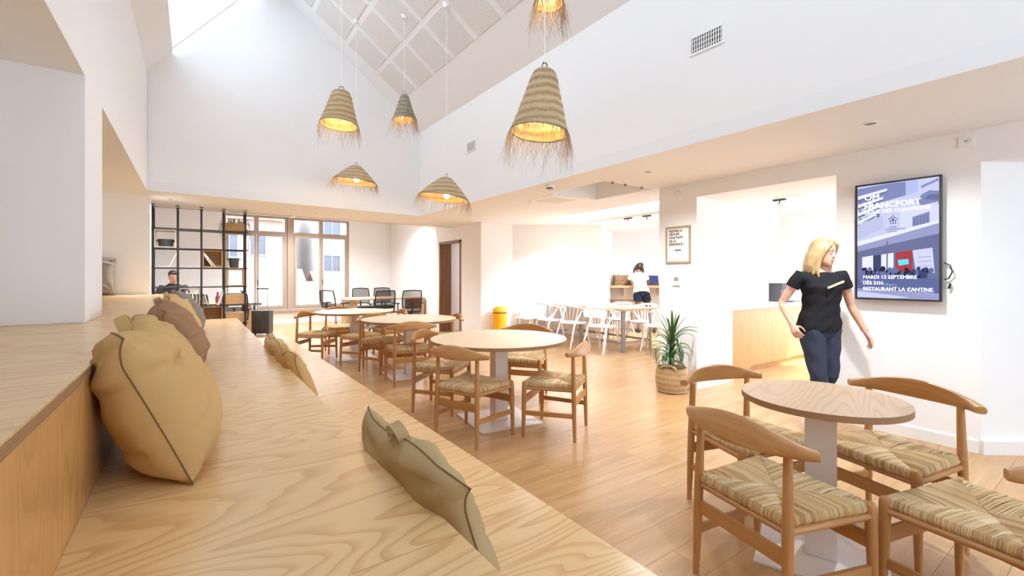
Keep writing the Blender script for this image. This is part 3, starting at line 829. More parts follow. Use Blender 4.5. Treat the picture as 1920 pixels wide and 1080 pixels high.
open_box('wooden_box', 'open frame box under the black pot on the right of the shelf', 3, 1.152, M['boxwood'])
open_box('wooden_box', 'pale open box with books and a steel jug inside, low on the shelf', 1, .849, M['ashwood'])
open_box('wooden_box', 'orange brown backed box standing empty just above the upper step', 2, .549, M['boxwood'], back=True)
open_box('wooden_box', 'closed wooden drawer box, upper of the two at the right end of the shelf', 3, .849, M['boxwood'], h=.16, front=True)
open_box('wooden_box', 'closed wooden drawer box, lower of the two at the right end of the shelf', 3, .549, M['boxwood'], h=.16, front=True)
def basket(name, label, x, y, z, r0, r1, h, m, handles=True, squash=1.0):
    b = thing(name, label, 'basket', (x, y, z))
    prof = [(r0 * .5, .004), (r0, 0)] + [(r0 + (r1 - r0) * k / 8 + .003 * (k % 2), h * k / 8) for k in range(1, 9)] + [(r1 - .008, h), (r0 - .006, .012), (.001, .012)]
    mb = MB().lathe(prof, 24)
    for v in mb.bm.verts: v.co.y *= squash
    mb.build('body', m, b, 60)
    if handles:
        for s in (-1, 1):
            MB().tube([(s * r1 * .97, -.03, h - .03), (s * (r1 + .03), -.025, h - .02), (s * (r1 + .03), .025, h - .02), (s * r1 * .97, .03, h - .03)], .006, 6).build('handle', m, b, 60)
    return b
basket('black_basket', 'wide black basket inside the pale box on the shelf', -.347, 8.86, 1.772, .085, .105, .115, M['dark'])
basket('black_pot', 'black woven pot with side handles at the right of the shelf', .56, 8.86, 1.455, .065, .075, .16, M['dark'])
def book(name, label, loc, rot, w, h, t, m, cat='book', group=None):
    b = thing(name, label, cat, loc, 0, group); b.rotation_euler = rot
    MB().box((-t / 2, -w / 2, 0), (t / 2, w / 2, h)).bevel(.0015).build('cover', m, b)
    MB().box((-t / 2 + .003, -w / 2 - .0005, .004), (t / 2 - .003, w / 2 - .004, h + .0005)).build('pages', M['paper'], b)
    return b
book('white_book', 'white book leaning in the brown box, the left one of two', (.255, 8.84, 1.472), (0, R(-31), 0), .17, .255, .016, M['paper'])
book('white_book', 'white book leaning in the brown box, the right one of two', (.29, 8.84, 1.472), (0, R(-34), 0), .17, .255, .014, M['paper'])
book('open_book', 'white booklet propped against a post on the left of the shelf', (-.30, 8.84, 1.456), (0, R(24), 0), .2, .27, .012, M['paper'])
MB().box((-.11, -.1, 0), (.09, .1, .008)).bevel(.001).build('booklet', M['paper'], loc=(-.36, 8.86, 1.452))
tag(bpy.data.objects['booklet'], 'white sheet lying flat under the propped booklet', 'booklet')
book('dark_book', 'dark book standing at the left inside the low pale box', (-.10, 8.84, .864), (0, R(4), 0), .17, .22, .03, M['dark'])
book('white_book', 'white book upright in the middle of the low pale box', (-.05, 8.84, .864), (0, R(-6), 0), .17, .235, .02, M['paper'])
book('grey_book', 'grey book beside the jug in the low pale box', (.00, 8.84, .864), (0, R(-2), 0), .17, .22, .02, M['inkG'])
book('white_magazine', 'white magazine leaning left on top of the orange brown box', (.20, 8.82, .836), (0, R(-14), 0), .18, .26, .01, M['paper'])
book('grey_magazine', 'grey magazine leaning right on top of the orange brown box', (.33, 8.82, .836), (0, R(18), 0), .18, .26, .03, M['inkG'])
j = thing('steel_jug', 'small steel jug inside the low pale box', 'jug', (.045, 8.80, .864))
MB().lathe([(.001, 0), (.028, 0), (.03, .05), (.024, .12), (.026, .16), (.022, .16), (.02, .12), (.026, .01)], 16).build('body', M['chrome'], j, 60)
MB().tube([(.027, 0, .13), (.05, 0, .12), (.05, 0, .06), (.03, 0, .05)], .004, 6).build('handle', M['chrome'], j, 60)
# trailing plant in a wooden trough
tp = thing('trailing_plant', 'green trailing plant in a wooden trough on the top right of the shelf', 'plant', (.565, 8.86, 2.062))
mb = MB(); mb.box((-.15, -.1, 0), (.15, .1, .012)).box((-.15, -.1, .012), (.15, -.088, .13)).box((-.15, .088, .012), (.15, .1, .13)).box((-.15, -.088, .012), (-.138, .088, .13)).box((.138, -.088, .012), (.15, .088, .13)); mb.build('trough', M['boxwood'], tp)
MB().box((-.137, -.087, .012), (.137, .087, .11)).build('soil', M['slot'], tp)
fm = MB(); rn = random.Random(11)
for k in range(46):
    x = rn.uniform(-.15, .15); y = rn.uniform(-.09, .09); side = rn.choice((-1, 1)); drop = rn.uniform(.05, .5) if abs(x) > .09 else rn.uniform(-.05, .16)
    ex = x + rn.uniform(-.03, .03) + (.08 * (1 if x > 0 else -1) if abs(x) > .09 else 0); ey = y + rn.choice((-.07, -.05, .03, .05))
    pts = [Vector((x, y, .11)), Vector(((x + ex) / 2, (y + ey) / 2, .17 + rn.uniform(0, .05))), Vector((ex, ey, .1)), Vector((ex + rn.uniform(-.03, .03), ey, .1 - drop))]
    fm.tube(pts, .0015, 4)
    for q in range(9):
        f = q / 8 * 2.99; a = int(f); p = pts[a].lerp(pts[min(a + 1, 3)], f - a)
        d = Vector((rn.uniform(-1, 1), rn.uniform(-1, 1), rn.uniform(-.6, .6))).normalized() * rn.uniform(.014, .026); w = d.orthogonal().normalized() * .008
        fm.poly([p, p + d * .5 + w, p + d, p + d * .5 - w])
o = fm.build('foliage', M['leaf'], tp); o['kind'] = 'stuff'

# ------------------------------------------------------------------ office zone
def desk(name, label, x0, x1, y0, y1, h, m, legs):
    r = thing(name, label, 'table', ((x0 + x1) / 2, (y0 + y1) / 2, 0))
    a, b = (x1 - x0) / 2, (y1 - y0) / 2
    MB().box((-a, -b, h - .03), (a, b, h)).bevel(.002).build('tabletop', m, r)
    for lx in legs:
        MB().box((lx - .055, -b + .04, 0), (lx + .055, b - .04, h - .0305)).bevel(.002).build('leg_panel', m, r)
    return r
desk('work_table', 'pale wooden work table with slab legs, below the office chairs by the far wall', 3.02, 5.02, 11.05, 12.2, .75, M['palewood'], (-.82, .93))
desk('desk', 'pale wooden desk behind the steel shelf where the man works', -1.35, 1.02, 10.95, 11.65, .75, M['palewood'], (-1.1, 1.12))
def office_chair(label):
    r = thing('office_chair', label, 'office chair', (0, 0, 0), 0, 'black mesh office chairs')
    for k in range(5):
        a = 2 * PI * k / 5 + .3
        d = Vector((math.cos(a), math.sin(a), 0))
        MB().tube([d * .03 + Vector((0, 0, .10)), d * .29 + Vector((0, 0, .068))], [.024, .014], 8).build('base_arm', M['black'], r, 50)
        w = MB().lathe([(.001, -.014), (.024, -.014), (.027, -.006), (.027, .006), (.024, .014), (.001, .014)], 12, mtx=Matrix.Translation(d * .29 + Vector((0, 0, .0275))) @ Matrix.Rotation(a, 4, 'Z') @ Matrix.Rotation(R(90), 4, 'X'))
        w.build('caster', M['dark'], r, 50)
    MB().lathe([(.03, .08), (.03, .2), (.018, .2), (.018, .42)], 12, caps=True).build('gas_column', M['chrome'], r, 50)
    s = MB(); rings = []
    for (sc, z) in ((.9, .425), (1, .44), (1, .475), (.93, .492)):
        rings.append([(.25 * sc * (abs(math.cos(a)) ** .55) * (1 if math.cos(a) > 0 else -1), .01 + .235 * sc * (abs(math.sin(a)) ** .55) * (1 if math.sin(a) > 0 else -1), z - .012 * (math.sin(a) > .6)) for a in [2 * PI * k / 28 for k in range(28)]])
    s.rings(rings); s.build('seat', M['dark'], r, 50)
    def back_pt(u, w):   # u -1..1, w 0..1
        z = .56 + w * .40
        return Vector((u * (.215 + .02 * math.sin(w * PI)), -.215 - .075 * w + .045 * math.sin(w * PI) * 0 - .035 * (1 - u * u), z))
    b = MB(); N = 10; g = [[b.v(back_pt(-1 + 2 * i / N, j / 8)) for j in range(9)] for i in range(N + 1)]
    for i in range(N):
        for j in range(8): b.face([g[i][j], g[i + 1][j], g[i + 1][j + 1], g[i][j + 1]])
    b.build('mesh_back', M['mesh'], r, 80)
    loop = [back_pt(-1, j / 8) for j in range(9)] + [back_pt(-1 + 2 * i / N, 1) + Vector((0, 0, .012 * (1 - (-1 + 2 * i / N) ** 2))) for i in range(1, N)] + [back_pt(1, 1 - j / 8) for j in range(9)] + [back_pt(1 - 2 * i / N, 0) for i in range(1, N)]
    MB().tube(loop, .014, 8, closed=True).build('back_frame', M['black'], r, 60)
    MB().tube([(0, -.02, .41), (0, -.2, .42), (0, -.285, .52), (0, -.27, .70)], [.03, .026, .022, .016], 8).build('back_support', M['black'], r, 60)
    for sx in (-1, 1):
        MB().tube([(sx * .2, -.03, .42), (sx * .275, -.03, .43), (sx * .29, -.05, .64)], [.016, .016, .014], 8).build('armrest_post', M['black'], r, 60)
        MB().cbox((sx * .29, -.01, .655), (.06, .24, .026)).bevel(.01, 2).build('armrest', M['dark'], r, 50)
    return r
OFF = [
 (3.70, 10.62, .05, 1, 'black mesh office chair seen from behind, left of two before the work table'),
 (4.30, 10.42, .12, 1, 'black mesh office chair seen from behind, right of two before the work table'),
 (3.83, 12.42, .05, -1, 'black mesh office chair beyond the work table, next to the window frame'),
 (4.42, 12.45, -.05, -1, 'black mesh office chair beyond the work table, half hidden by the chair before it'),
 (2.84, 11.45, .85, .5, 'black mesh office chair turned sideways at the window end of the work table'),
 (.02, 10.42, .1, 1, 'black office chair seen through the steel shelf below the grey cup'),
 (.62, 10.5, -.1, 1, 'black office chair seen through the steel shelf behind the magazines'),
 (-.36, 12.02, .1, -1, 'black office chair under the man sitting at the desk'),
 (1.22, 12.15, .95, -.1, 'dark office chair turned sideways behind the suitcase handle'),
]
p0 = None
for (x, y, fx, fy, lab) in OFF:
    o = office_chair(lab) if p0 is None else copy_tree(p0)
    p0 = p0 or o
    o.location = (x, y, 0); o.rotation_euler = (0, 0, face_rot(fx, fy)); o['label'] = lab
lp = thing('laptop', 'open silver laptop on the desk in front of the man', 'laptop', (-.38, 11.2, .752), R(8))
MB().box((-.16, -.11, 0), (.16, .11, .014)).bevel(.003).build('keyboard_base', M['chrome'], lp)
MB().box((-.16, -.118, .014), (.16, -.112, .22)).bevel(.002).build('screen', M['chrome'], lp)
cp = thing('desk_planter', 'small beige pot standing on the desk beside the man', 'pot', (.13, 11.3, .752))
MB().lathe([(.001, 0), (.055, 0), (.06, .2), (.055, .2), (.05, .02), (.001, .02)], 20).build('body', plain('beige_ceramic', (.62, .56, .50, 1), .6), cp, 60)
MB().lathe([(.058, .185), (.064, .185), (.064, .205), (.058, .205)], 20).build('rim', plain('beige_glaze', (.55, .5, .44, 1), .4), cp, 60)
rb = thing('red_bottle', 'small dark red bottle standing on the desk', 'bottle', (.42, 11.25, .752))
redm = plain('dark_red', (.22, .03, .03, 1), .4)
MB().lathe([(.001, 0), (.04, 0), (.042, .12), (.02, .16), (.016, .2), (.001, .2)], 16).build('body', redm, rb, 60)
MB().lathe([(.001, .2), (.019, .2), (.019, .225), (.001, .225)], 12).build('cap', M['ink'], rb, 60)
# suitcase
su = thing('suitcase', 'dark grey cabin suitcase with a raised pull handle beside the steel shelf', 'suitcase', (1.24, 11.38, 0), R(-28))
b = MB().box((-.2, -.115, .05), (.2, .115, .55)).bevel(.035, 3); b.build('shell', M['dark'], su, 40)
for k in range(7):
    MB().cbox((-.15 + .05 * k, -.117, .3), (.018, .008, .4)).bevel(.003).build('rib', M['dark'], su)
for s in (-1, 1): MB().tube([(s * .105, .06, .54), (s * .105, .06, 1.02)], .009, 8).build('pull_rod', M['chrome'], su, 60)
MB().cbox((0, .06, 1.03), (.25, .03, .03)).bevel(.008, 2).build('pull_handle', M['black'], su, 50)
for sx in (-1, 1):
    for sy in (-1, 1): MB().lathe([(.001, -.012), (.024, -.012), (.026, 0), (.024, .012), (.001, .012)], 12, mtx=Matrix.Translation((sx * .16, sy * .08, .026)) @ Matrix.Rotation(R(90), 4, 'Y')).build('wheel', M['black'], su, 50)
# ------------------------------------------------------------------ yellow bin and white stool by the annex corner
yb = thing('pedal_bin', 'yellow round pedal bin against the white wall corner', 'bin', (5.06, 7.58, 0))
MB().lathe([(.001, .02), (.14, .02), (.145, .05), (.145, .58)], 32).build('body', M['yellow'], yb, 40)
MB().lathe([(.15, .585), (.152, .61), (.14, .655), (.10, .69), (.05, .705), (.001, .71)], 32).build('lid', M['yellow'], yb, 50)
MB().lathe([(.147, .568), (.149, .568), (.149, .585), (.147, .585)], 32).build('rim', M['black'], yb)
MB().lathe([(.13, 0), (.148, 0), (.148, .03), (.13, .03)], 32, caps=False).build('foot_ring', M['black'], yb)
MB().box((-.05, -.2, .01), (.05, -.14, .022)).build('pedal', M['black'], yb)
st = thing('metal_stool', 'low white stool with thin steel legs beside the yellow bin', 'stool', (5.62, 7.42, 0))
MB().box((-.17, -.15, .44), (.17, .15, .465)).bevel(.006, 2).build('seat', M['white'], st)
for sx in (-1, 1):
    for sy in (-1, 1): MB().tube([(sx * .14, sy * .12, .44), (sx * .16, sy * .14, 0)], .010, 8).build('leg', M['galv'], st, 60)
wb = thing('white_box', 'white upright box standing behind the low stool at the wall', 'box', (5.74, 7.56, 0), R(-33))
MB().box((-.14, -.05, 0), (.14, .05, .62)).bevel(.004).build('body', M['white'], wb)
MB().box((-.145, -.055, .621), (.145, .055, .65)).bevel(.004).build('lid', M['white'], wb)

# ------------------------------------------------------------------ dining annex
dt = thing('dining_table', 'long pale wood dining table on slotted grey steel legs in the annex', 'table', (6.37, 6.2, 0))
MB().box((-.42, -1.1, .715), (.42, 1.1, .75)).bevel(.002).build('tabletop', M['palewood'], dt)
for sx in (-1, 1):
    for yy in (-1.02, 0, 1.02):
        l = MB(); w = .055
        l.box((sx * .38 - (w if sx > 0 else 0), yy - .003, 0), (sx * .38 + (w if sx < 0 else 0), yy + .003, .714))
        l.box((sx * .38 - .003, yy, 0), (sx * .38 + .003, yy + (w if yy < .5 else -w), .714))
        lo = l.build('leg', M['galv'], dt)
        h = MB()
        for k in range(17):
            z = .03 + k * .041; c = sx * (.38 - w / 2)
            h.box((c - .008, yy - .0042, z), (c + .008, yy + .0042, z + .018)); h.box((sx * .38 - .0042, yy + (w / 2 if yy < .5 else -w / 2) - .008, z), (sx * .38 + .0042, yy + (w / 2 if yy < .5 else -w / 2) + .008, z + .018))
        ho = h.build('slot_holes', M['slot'], lo); ho['kind'] = 'stuff'
for sx in (-1, 1): MB().box((sx * .36 - .003, -1.0, .14), (sx * .36 + .003, 1.0, .185)).build('stretcher', M['galv'], dt)
for yy in (-1.0, 1.0): MB().box((-.36, yy - .003, .14), (.36, yy + .003, .185)).build('stretcher', M['galv'], dt)
def spindle_chair(label):
    r = thing('spindle_chair', label, 'chair', (0, 0, 0), 0, 'white spindle back chairs')
    s = MB(); rings = []
    for (sc, z) in ((.94, .432), (1, .44), (1, .455), (.95, .462), (.6, .454)):
        rings.append([(.225 * sc * (abs(math.cos(a)) ** .7) * (1 if math.cos(a) > 0 else -1), .215 * sc * (abs(math.sin(a)) ** .7) * (1 if math.sin(a) > 0 else -1), z) for a in [2 * PI * k / 24 for k in range(24)]])
    s.rings(rings); s.build('seat', M['white'], r, 50)
    for sx in (-1, 1):
        MB().tube([(sx * .17, .15, .44), (sx * .225, .23, 0)], [.019, .013], 10).build('leg', M['white'], r, 60)
        MB().tube([(sx * .225, .02, .685), (sx * .19, -.14, .44), (sx * .235, -.30, 0)], [.014, .02, .013], 10).build('leg', M['white'], r, 60)
    arc = [(.275 * math.sin(a), .03 - .29 * math.cos(a) if abs(a) < PI / 2 else .03 + .1 * (abs(a) - PI / 2), .70 + .075 * max(0, math.cos(a)) ** .8) for a in [R(-105) + R(210) * k / 26 for k in range(27)]]
    MB().tube(arc, .0165, 10, flat=1.25).build('top_rail', M['white'], r, 60)
    for k in range(9):
        a = R(-64 + 16 * k); b = a * .82
        MB().tube([(.195 * math.sin(b), -.19 * math.cos(b), .455), (.275 * math.sin(a), .03 - .29 * math.cos(a), .70 + .075 * max(0, math.cos(a)) ** .8)], .0075, 8).build('spindle', M['white'], r, 60)
    return r
WCH = [
 (5.80, 5.48, 1, .12, 'white spindle chair on the near side of the long table, closest to the viewer'),
 (5.80, 6.22, 1, .02, 'white spindle chair in the middle of the near side of the long table'),
 (5.80, 6.90, 1, -.05, 'white spindle chair on the near side of the long table, towards the far end'),
 (6.05, 7.42, .6, -1, 'white spindle chair at the far end of the long table, close to the wall'),
 (6.95, 5.55, -1, .1, 'white spindle chair across the long table, under the standing woman'),
 (6.95, 6.15, -1, 0, 'white spindle chair across the long table, in the middle of the far side'),
 (6.92, 6.72, -1, 0, 'white spindle chair across the long table whose curved rail shows above the top'),
 (6.62, 4.98, -.5, 1, 'white spindle chair at the near end of the long table beside the pillar'),
]
p0 = None
for (x, y, fx, fy, lab) in WCH:
    o = spindle_chair(lab) if p0 is None else copy_tree(p0)
    p0 = p0 or o
    o.location = (x, y, 0); o.rotation_euler = (0, 0, face_rot(fx, fy)); o['label'] = lab
# bar shelf on the angled back wall, stools, cork box, laptop
dirw = (Vector((11.2, 5.97, 0)) - Vector((8.55, 7.85, 0))).normalized(); nrm = Vector((dirw.y, -dirw.x, 0)); nrm = nrm if nrm.dot(Vector((-1, -1, 0))) > 0 else -nrm
rb_ = math.atan2(dirw.y, dirw.x)
def onwall(t, n, z): return Vector((8.55, 7.85, 0)) + dirw * t + nrm * n + Vector((0, 0, z))
bs = thing('bar_shelf', 'pale wooden bar height worktop fixed to the back wall of the annex', 'shelf', onwall(0, 0, 1.03), rb_)
MB().prism([(.085, -.01), (-.095, -.52), (2.3, -.52), (2.3, -.01)], 0, .055).bevel(.003).build('worktop', M['palewood'], bs)
for k in (.3, 1.2, 2.1): MB().box((k - .015, -.4, -.2), (k + .015, -.01, -.001)).build('bracket', M['metal_w'], bs)
cb = thing('cork_box', 'brown speckled box standing on the bar shelf left of the woman', 'box', onwall(.24, .3, 1.087), rb_)
def speck():
    t = NT('cork'); n = t.n('TexVoronoi', {'Vector': t.coords(), 'Scale': 55.0}).outputs[1]
    c = t.mix(t.n('SeparateXYZ', {0: n}).outputs[0], (.12, .06, .03, 1), (.42, .27, .15, 1)); return t.bsdf(c, .8)
cork = speck()
MB().box((-.19, -.13, 0), (.19, .13, .235)).bevel(.006).build('body', cork, cb)
MB().box((-.194, -.134, .236), (.194, .134, .25)).bevel(.004).build('lid', cork, cb)
lt = thing('laptop', 'dark open laptop on the bar shelf right of the woman', 'laptop', onwall(1.02, .3, 1.087), rb_)
MB().box((-.17, -.13, 0), (.17, .11, .016)).bevel(.003).build('keyboard_base', M['dark'], lt)
scr = MB().box((-.17, 0, 0), (.17, .008, .23)); scr = scr.build('screen', M['dark'], lt); scr.location = (0, .112, .016); scr.rotation_euler = (R(-14), 0, 0)
sg = MB().box((-.155, -.002, .015), (.155, -.0005, .215)).build('display', emit('laptop_display', (.18, .24, .5, 1), .1), scr)
def bar_stool(label, p, rz):
    r = thing('bar_stool', label, 'stool', p, rz, 'wooden bar stools')
    MB().box((-.24, -.16, .715), (.24, .16, .755)).bevel(.008, 2).build('seat', M['doorwood'], r)
    for sx in (-1, 1):
        for sy in (-1, 1): MB().tube([(sx * .2, sy * .12, .715), (sx * .22, sy * .15, 0)], [.02, .016], 8).build('leg', M['doorwood'], r, 60)
    for sx in (-1, 1): MB().tube([(sx * .21, -.14, .28), (sx * .21, .14, .28)], .011, 8).build('footrest', M['doorwood'], r, 60)
    return r
bar_stool('dark wooden bar stool under the bar shelf, left of the woman', onwall(.16, .62, 0), rb_)
bar_stool('dark wooden bar stool under the bar shelf, right of the woman', onwall(1.35, .62, 0), rb_)
# track lights
def track(name, label, pts, heads):
    r = thing(name, label, 'track light', (0, 0, 0))
    a, b = Vector(pts[0]), Vector(pts[1])
    d = (b - a).normalized(); w = Vector((-d.y, d.x, 0)) * .017
    MB().slab([a - w, b - w, b + w, a + w], (0, 0, .03)).build('rail', M['white'], r)
    for (f, aim) in heads:
        p = a.lerp(b, f)
        MB().cbox(p + Vector((0, 0, -.012)), (.05, .16, .022)).build('adapter', M['black'], r)
        MB().tube([p + Vector((0, 0, -.02)), p + Vector((0, 0, -.075))], .008, 8).build('stem', M['black'], r, 60)
        aim = Vector(aim).normalized(); q = p + Vector((0, 0, -.09))
        rot = aim.to_track_quat('Z', 'Y').to_matrix().to_4x4()
        hd = MB().lathe([(.001, -.03), (.036, -.03), (.038, 0), (.038, .17), (.033, .17), (.03, .15), (.001, .15)], 20, mtx=Matrix.Translation(q) @ rot).build('lamp_head', M['white'], r, 50)
        L = bpy.data.lights.new('spot', 'SPOT'); L.energy = 120; L.spot_size = R(75); L.spot_blend = .9; L.color = (.97, .98, 1); L.shadow_soft_size = .04
        lo = bpy.data.objects.new('track_spot', L); COL.objects.link(lo); lo.location = q + aim * .19; lo.rotation_euler = aim.to_track_quat('-Z', 'Y').to_euler()
    return r
track('track_light', 'white ceiling track with two white spotlights in the dining annex', ((6.5, 4.3, ZC - .031), (6.5, 6.5, ZC - .031)), [(.55, (-.1, .8, -.8)), (.36, (.5, .3, -.9))])
track('track_light', 'white spotlight on a short track on the kitchen ceiling', ((6.62, 2.6, ZC - .031), (6.62, 3.3, ZC - .031)), [(.5, (.55, -.1, -.6))])

# ------------------------------------------------------------------ kitchen
kt = thing('kitchen_counter', 'plywood kitchen cabinet run with a white worktop behind the walking woman', 'cabinet', (0, 0, 0))
KY = 3.12
MB().box((5.57, KY + .02, .09), (8.0, 3.77, .868)).build('carcass', M['plyK'], kt)
MB().box((5.57, KY, .0), (6.155, KY + .018, .868)).bevel(.0015).build('end_panel', M['plyK'], kt)
for a, b in ((6.158, 6.767), (6.77, 7.382), (7.385, 7.99)):
    d = MB().use(M['plyK']).cbox((0, 0, 0), (b - a, .018, .772)).bevel(.0015).build('door', None, kt, loc=((a + b) / 2, KY + .009, .48))
    MB().lathe([(.012, -.011), (.012, -.006), (.001, -.006)], 10, mtx=Matrix.Translation((.26 if a < 6.3 else -.26, 0, .335)) @ Matrix.Rotation(R(-90), 4, 'X')).build('finger_hole', M['slot'], d)
MB().box((6.155, KY + .05, 0), (8.0, KY + .066, .09)).build('toe_kick', M['plyK'], kt)
MB().box((5.56, KY - .02, .869), (8.01, 3.775, .90)).bevel(.003).build('worktop', M['stone'], kt)
ap = thing('dishwasher', 'dark steel appliance at the end of the kitchen counter behind the woman', 'appliance', (8.32, 3.44, 0))
MB().box((-.3, -.3, 0), (.27, .33, .9)).bevel(.004).build('body', M['galv'], ap)
MB().box((-.29, -.315, .1), (.26, -.3, .88)).bevel(.003).build('door', M['dark'], ap)
MB().tube([(-.22, -.345, .8), (.22, -.345, .8)], .01, 8).build('handle', M['chrome'], ap, 60)
cm = thing('coffee_machine', 'small black coffee machine on the white kitchen worktop', 'coffee machine', (7.76, 3.40, .901))
MB().box((-.12, -.02, 0), (.12, .17, .30)).bevel(.012, 2).build('body', M['black'], cm, 40)
MB().box((-.14, -.2, 0), (.12, -.02, .025)).bevel(.006).build('drip_tray', M['black'], cm)
MB().box((-.1, -.15, .2), (.1, -.02, .30)).bevel(.012, 2).build('brew_head', M['dark'], cm, 40)

# ------------------------------------------------------------------ wall devices
def wall_plate(name, label, cat, y, z, w, h, body=None):
    r = thing(name, label, cat, (XR, y, z))
    MB().box((-.012, -w / 2, -h / 2), (-.0005, w / 2, h / 2)).bevel(.003).build('plate', body or M['white'], r)
    return r
s1 = wall_plate('wall_socket', 'white square socket high on the wall above the screen', 'socket', .795, 2.335, .085, .085)
MB().lathe([(.030, 0), (.030, -.004), (.026, -.004), (.024, 0)], 20, mtx=Matrix.Translation((-.012, 0, 0)) @ Matrix.Rotation(R(90), 4, 'Y')).build('ring', M['trim'], s1, 60)
MB().box((-.0135, -.012, -.004), (-.0121, .012, .004)).build('pins', M['inkG'], s1)
s2 = wall_plate('wall_socket', 'white square socket high on the pillar above the framed notice', 'socket', 3.27, 2.335, .085, .085)
MB().lathe([(.030, 0), (.030, -.004), (.026, -.004), (.024, 0)], 20, mtx=Matrix.Translation((-.012, 0, 0)) @ Matrix.Rotation(R(90), 4, 'Y')).build('ring', M['trim'], s2, 60)
MB().box((-.0135, -.012, -.004), (-.0121, .012, .004)).build('pins', M['inkG'], s2)
tm = wall_plate('thermostat', 'white thermostat with a grey display below the framed notice', 'thermostat', 3.295, 1.257, .105, .125)
MB().box((-.0145, -.03, 0), (-.0121, .03, .045)).build('display', M['inkG'], tm)
MB().box((-.0145, -.05, -.06), (-.0121, .05, -.054)).build('trim_line', M['inkG'], tm)
def vent(label, yc, zc, w, h, n):
    r = thing('air_vent', label, 'vent', (XV1, yc, zc))
    MB().box((-.004, -w / 2 + .012, -h / 2 + .012), (-.0005, w / 2 - .012, h / 2 - .012)).build('backing', M['slot'], r)
    f = MB(); t = .016
    f.box((-.014, -w / 2, -h / 2), (-.0005, w / 2, -h / 2 + t)).box((-.014, -w / 2, h / 2 - t), (-.0005, w / 2, h / 2)).box((-.014, -w / 2, -h / 2 + t), (-.0005, -w / 2 + t, h / 2 - t)).box((-.014, w / 2 - t, -h / 2 + t), (-.0005, w / 2, h / 2 - t))
    f.build('frame', M['white'], r)
    for k in range(n):
        y = -w / 2 + t + (k + .5) * (w - 2 * t) / n
        MB().box((-.012, y - .0035, -h / 2 + t), (-.0042, y + .0035, h / 2 - t)).build('slat', M['white'], r)
    m = MB()
    for q in (-.25, 0, .25): m.box((-.011, -w / 2 + t, q * h - .0025), (-.0045, w / 2 - t, q * h + .0025))
    m.build('crossbar', M['white'], r)
    return r
vent('white slatted air vent high on the void wall, above the framed notice', 2.05, 3.21, .30, .155, 13)
vent('small white air vent on the void wall above the shallow straw lamps', 5.79, 3.235, .27, .155, 10)
def downlight(label, x, y, z=ZC, power=30):
    r = thing('downlight', label, 'ceiling light', (x, y, z), 0, 'recessed ceiling lights')
    MB().lathe([(.052, -.0005), (.052, -.006), (.04, -.008), (.036, -.004)], 24).build('ring', M['white'], r, 50)
    MB().lathe([(.036, -.003), (.001, -.003)], 24).build('lens', M['inkG'], r, 50)
    L = bpy.data.lights.new('downlight_lamp', 'SPOT'); L.energy = power; L.spot_size = R(150); L.spot_blend = 1.0; L.color = (.95, .98, 1); L.shadow_soft_size = .05
    lo = bpy.data.objects.new('downlight_lamp', L); COL.objects.link(lo); lo.location = (x, y, z - .02)
    return r
downlight('recessed ceiling light above the screen wall', 3.95, 1.15)
downlight('recessed ceiling light in front of the pillar', 3.89, 3.03)
downlight('recessed ceiling light beside the square ceiling grille', 4.03, 5.25)
downlight('recessed ceiling light above the left end of the steel shelf', -.26, 8.0)
downlight('recessed ceiling light near the window end of the low ceiling', 1.75, 8.35)
for k, (x, y, lab) in enumerate(((.2, 11.0, 'added fill light in the high ceiling over the desk'), (2.4, 10.4, 'added fill light in the high ceiling between desk and work table'), (4.2, 11.2, 'added fill light in the high ceiling over the work table'), (2.4, 12.6, 'added fill light in the high ceiling close to the windows'))):
    downlight(lab, x, y, 2.96, 70)  # unseen lamps added to lift the dark office zone
downlight('added fill light in the kitchen ceiling above the passage', 6.4, 1.9, ZC, 34)  # both kitchen lamps are added to brighten that room
downlight('added fill light in the kitchen ceiling further from the passage', 7.6, 2.3, ZC, 34)
downlight('added fill light in the corridor ceiling behind the brown door frame', 5.75, 9.2, 2.96, 22)  # lamp added because the corridor came out dark
downlight('added fill light in the annex ceiling over the bar shelf', 8.3, 6.4, ZC, 40)  # this and the next lamp are added to brighten the annex
downlight('added fill light in the annex ceiling over the dining table', 7.0, 5.0, ZC, 9)
sd = thing('smoke_detector', 'round white detector with a dark underside on the ceiling edge', 'smoke detector', (3.51, 4.17, ZC))
MB().lathe([(.05, -.0005), (.055, -.02), (.045, -.032)], 24).build('body', M['white'], sd, 50)
MB().lathe([(.045, -.032), (.04, -.045), (.001, -.046)], 24).build('sensor', M['dark'], sd, 50)
sd = thing('smoke_detector', 'round white detector on the ceiling above the windows', 'smoke detector', (1.46, 8.95, ZC))
MB().lathe([(.05, -.0005), (.055, -.02), (.045, -.032)], 24).build('body', M['white'], sd, 50)
MB().lathe([(.045, -.032), (.04, -.045), (.001, -.046)], 24).build('sensor', M['ceil'], sd, 50)
gr = thing('ceiling_grille', 'square perforated air grille in the low ceiling near the annex', 'vent', (4.25, 4.92, ZC))
MB().box((-.26, -.26, -.008), (.26, .26, -.0005)).bevel(.002).build('frame', M['white'], gr)
MB().box((-.22, -.22, -.0095), (.22, .22, -.0082)).build('perforated_plate', M['perf'], gr)
for k, (x, y) in enumerate(((3.98, 3.60), (4.2, 3.60), (4.5, 3.60))):
    sp = thing('sprinkler', ('small dark ceiling sensor at the recess, nearest the big straw lamp', 'small dark ceiling sensor in the middle of the recess edge', 'small dark ceiling sensor at the recess, nearest the pillar')[k], 'sensor', (x, y, ZC))
    MB().lathe([(.02, -.0005), (.02, -.006), (.012, -.012)], 12).build('base', M['inkG'], sp, 50)
    MB().lathe([(.012, -.012), (.008, -.022), (.001, -.023)], 12).build('tip', M['dark'], sp, 50)
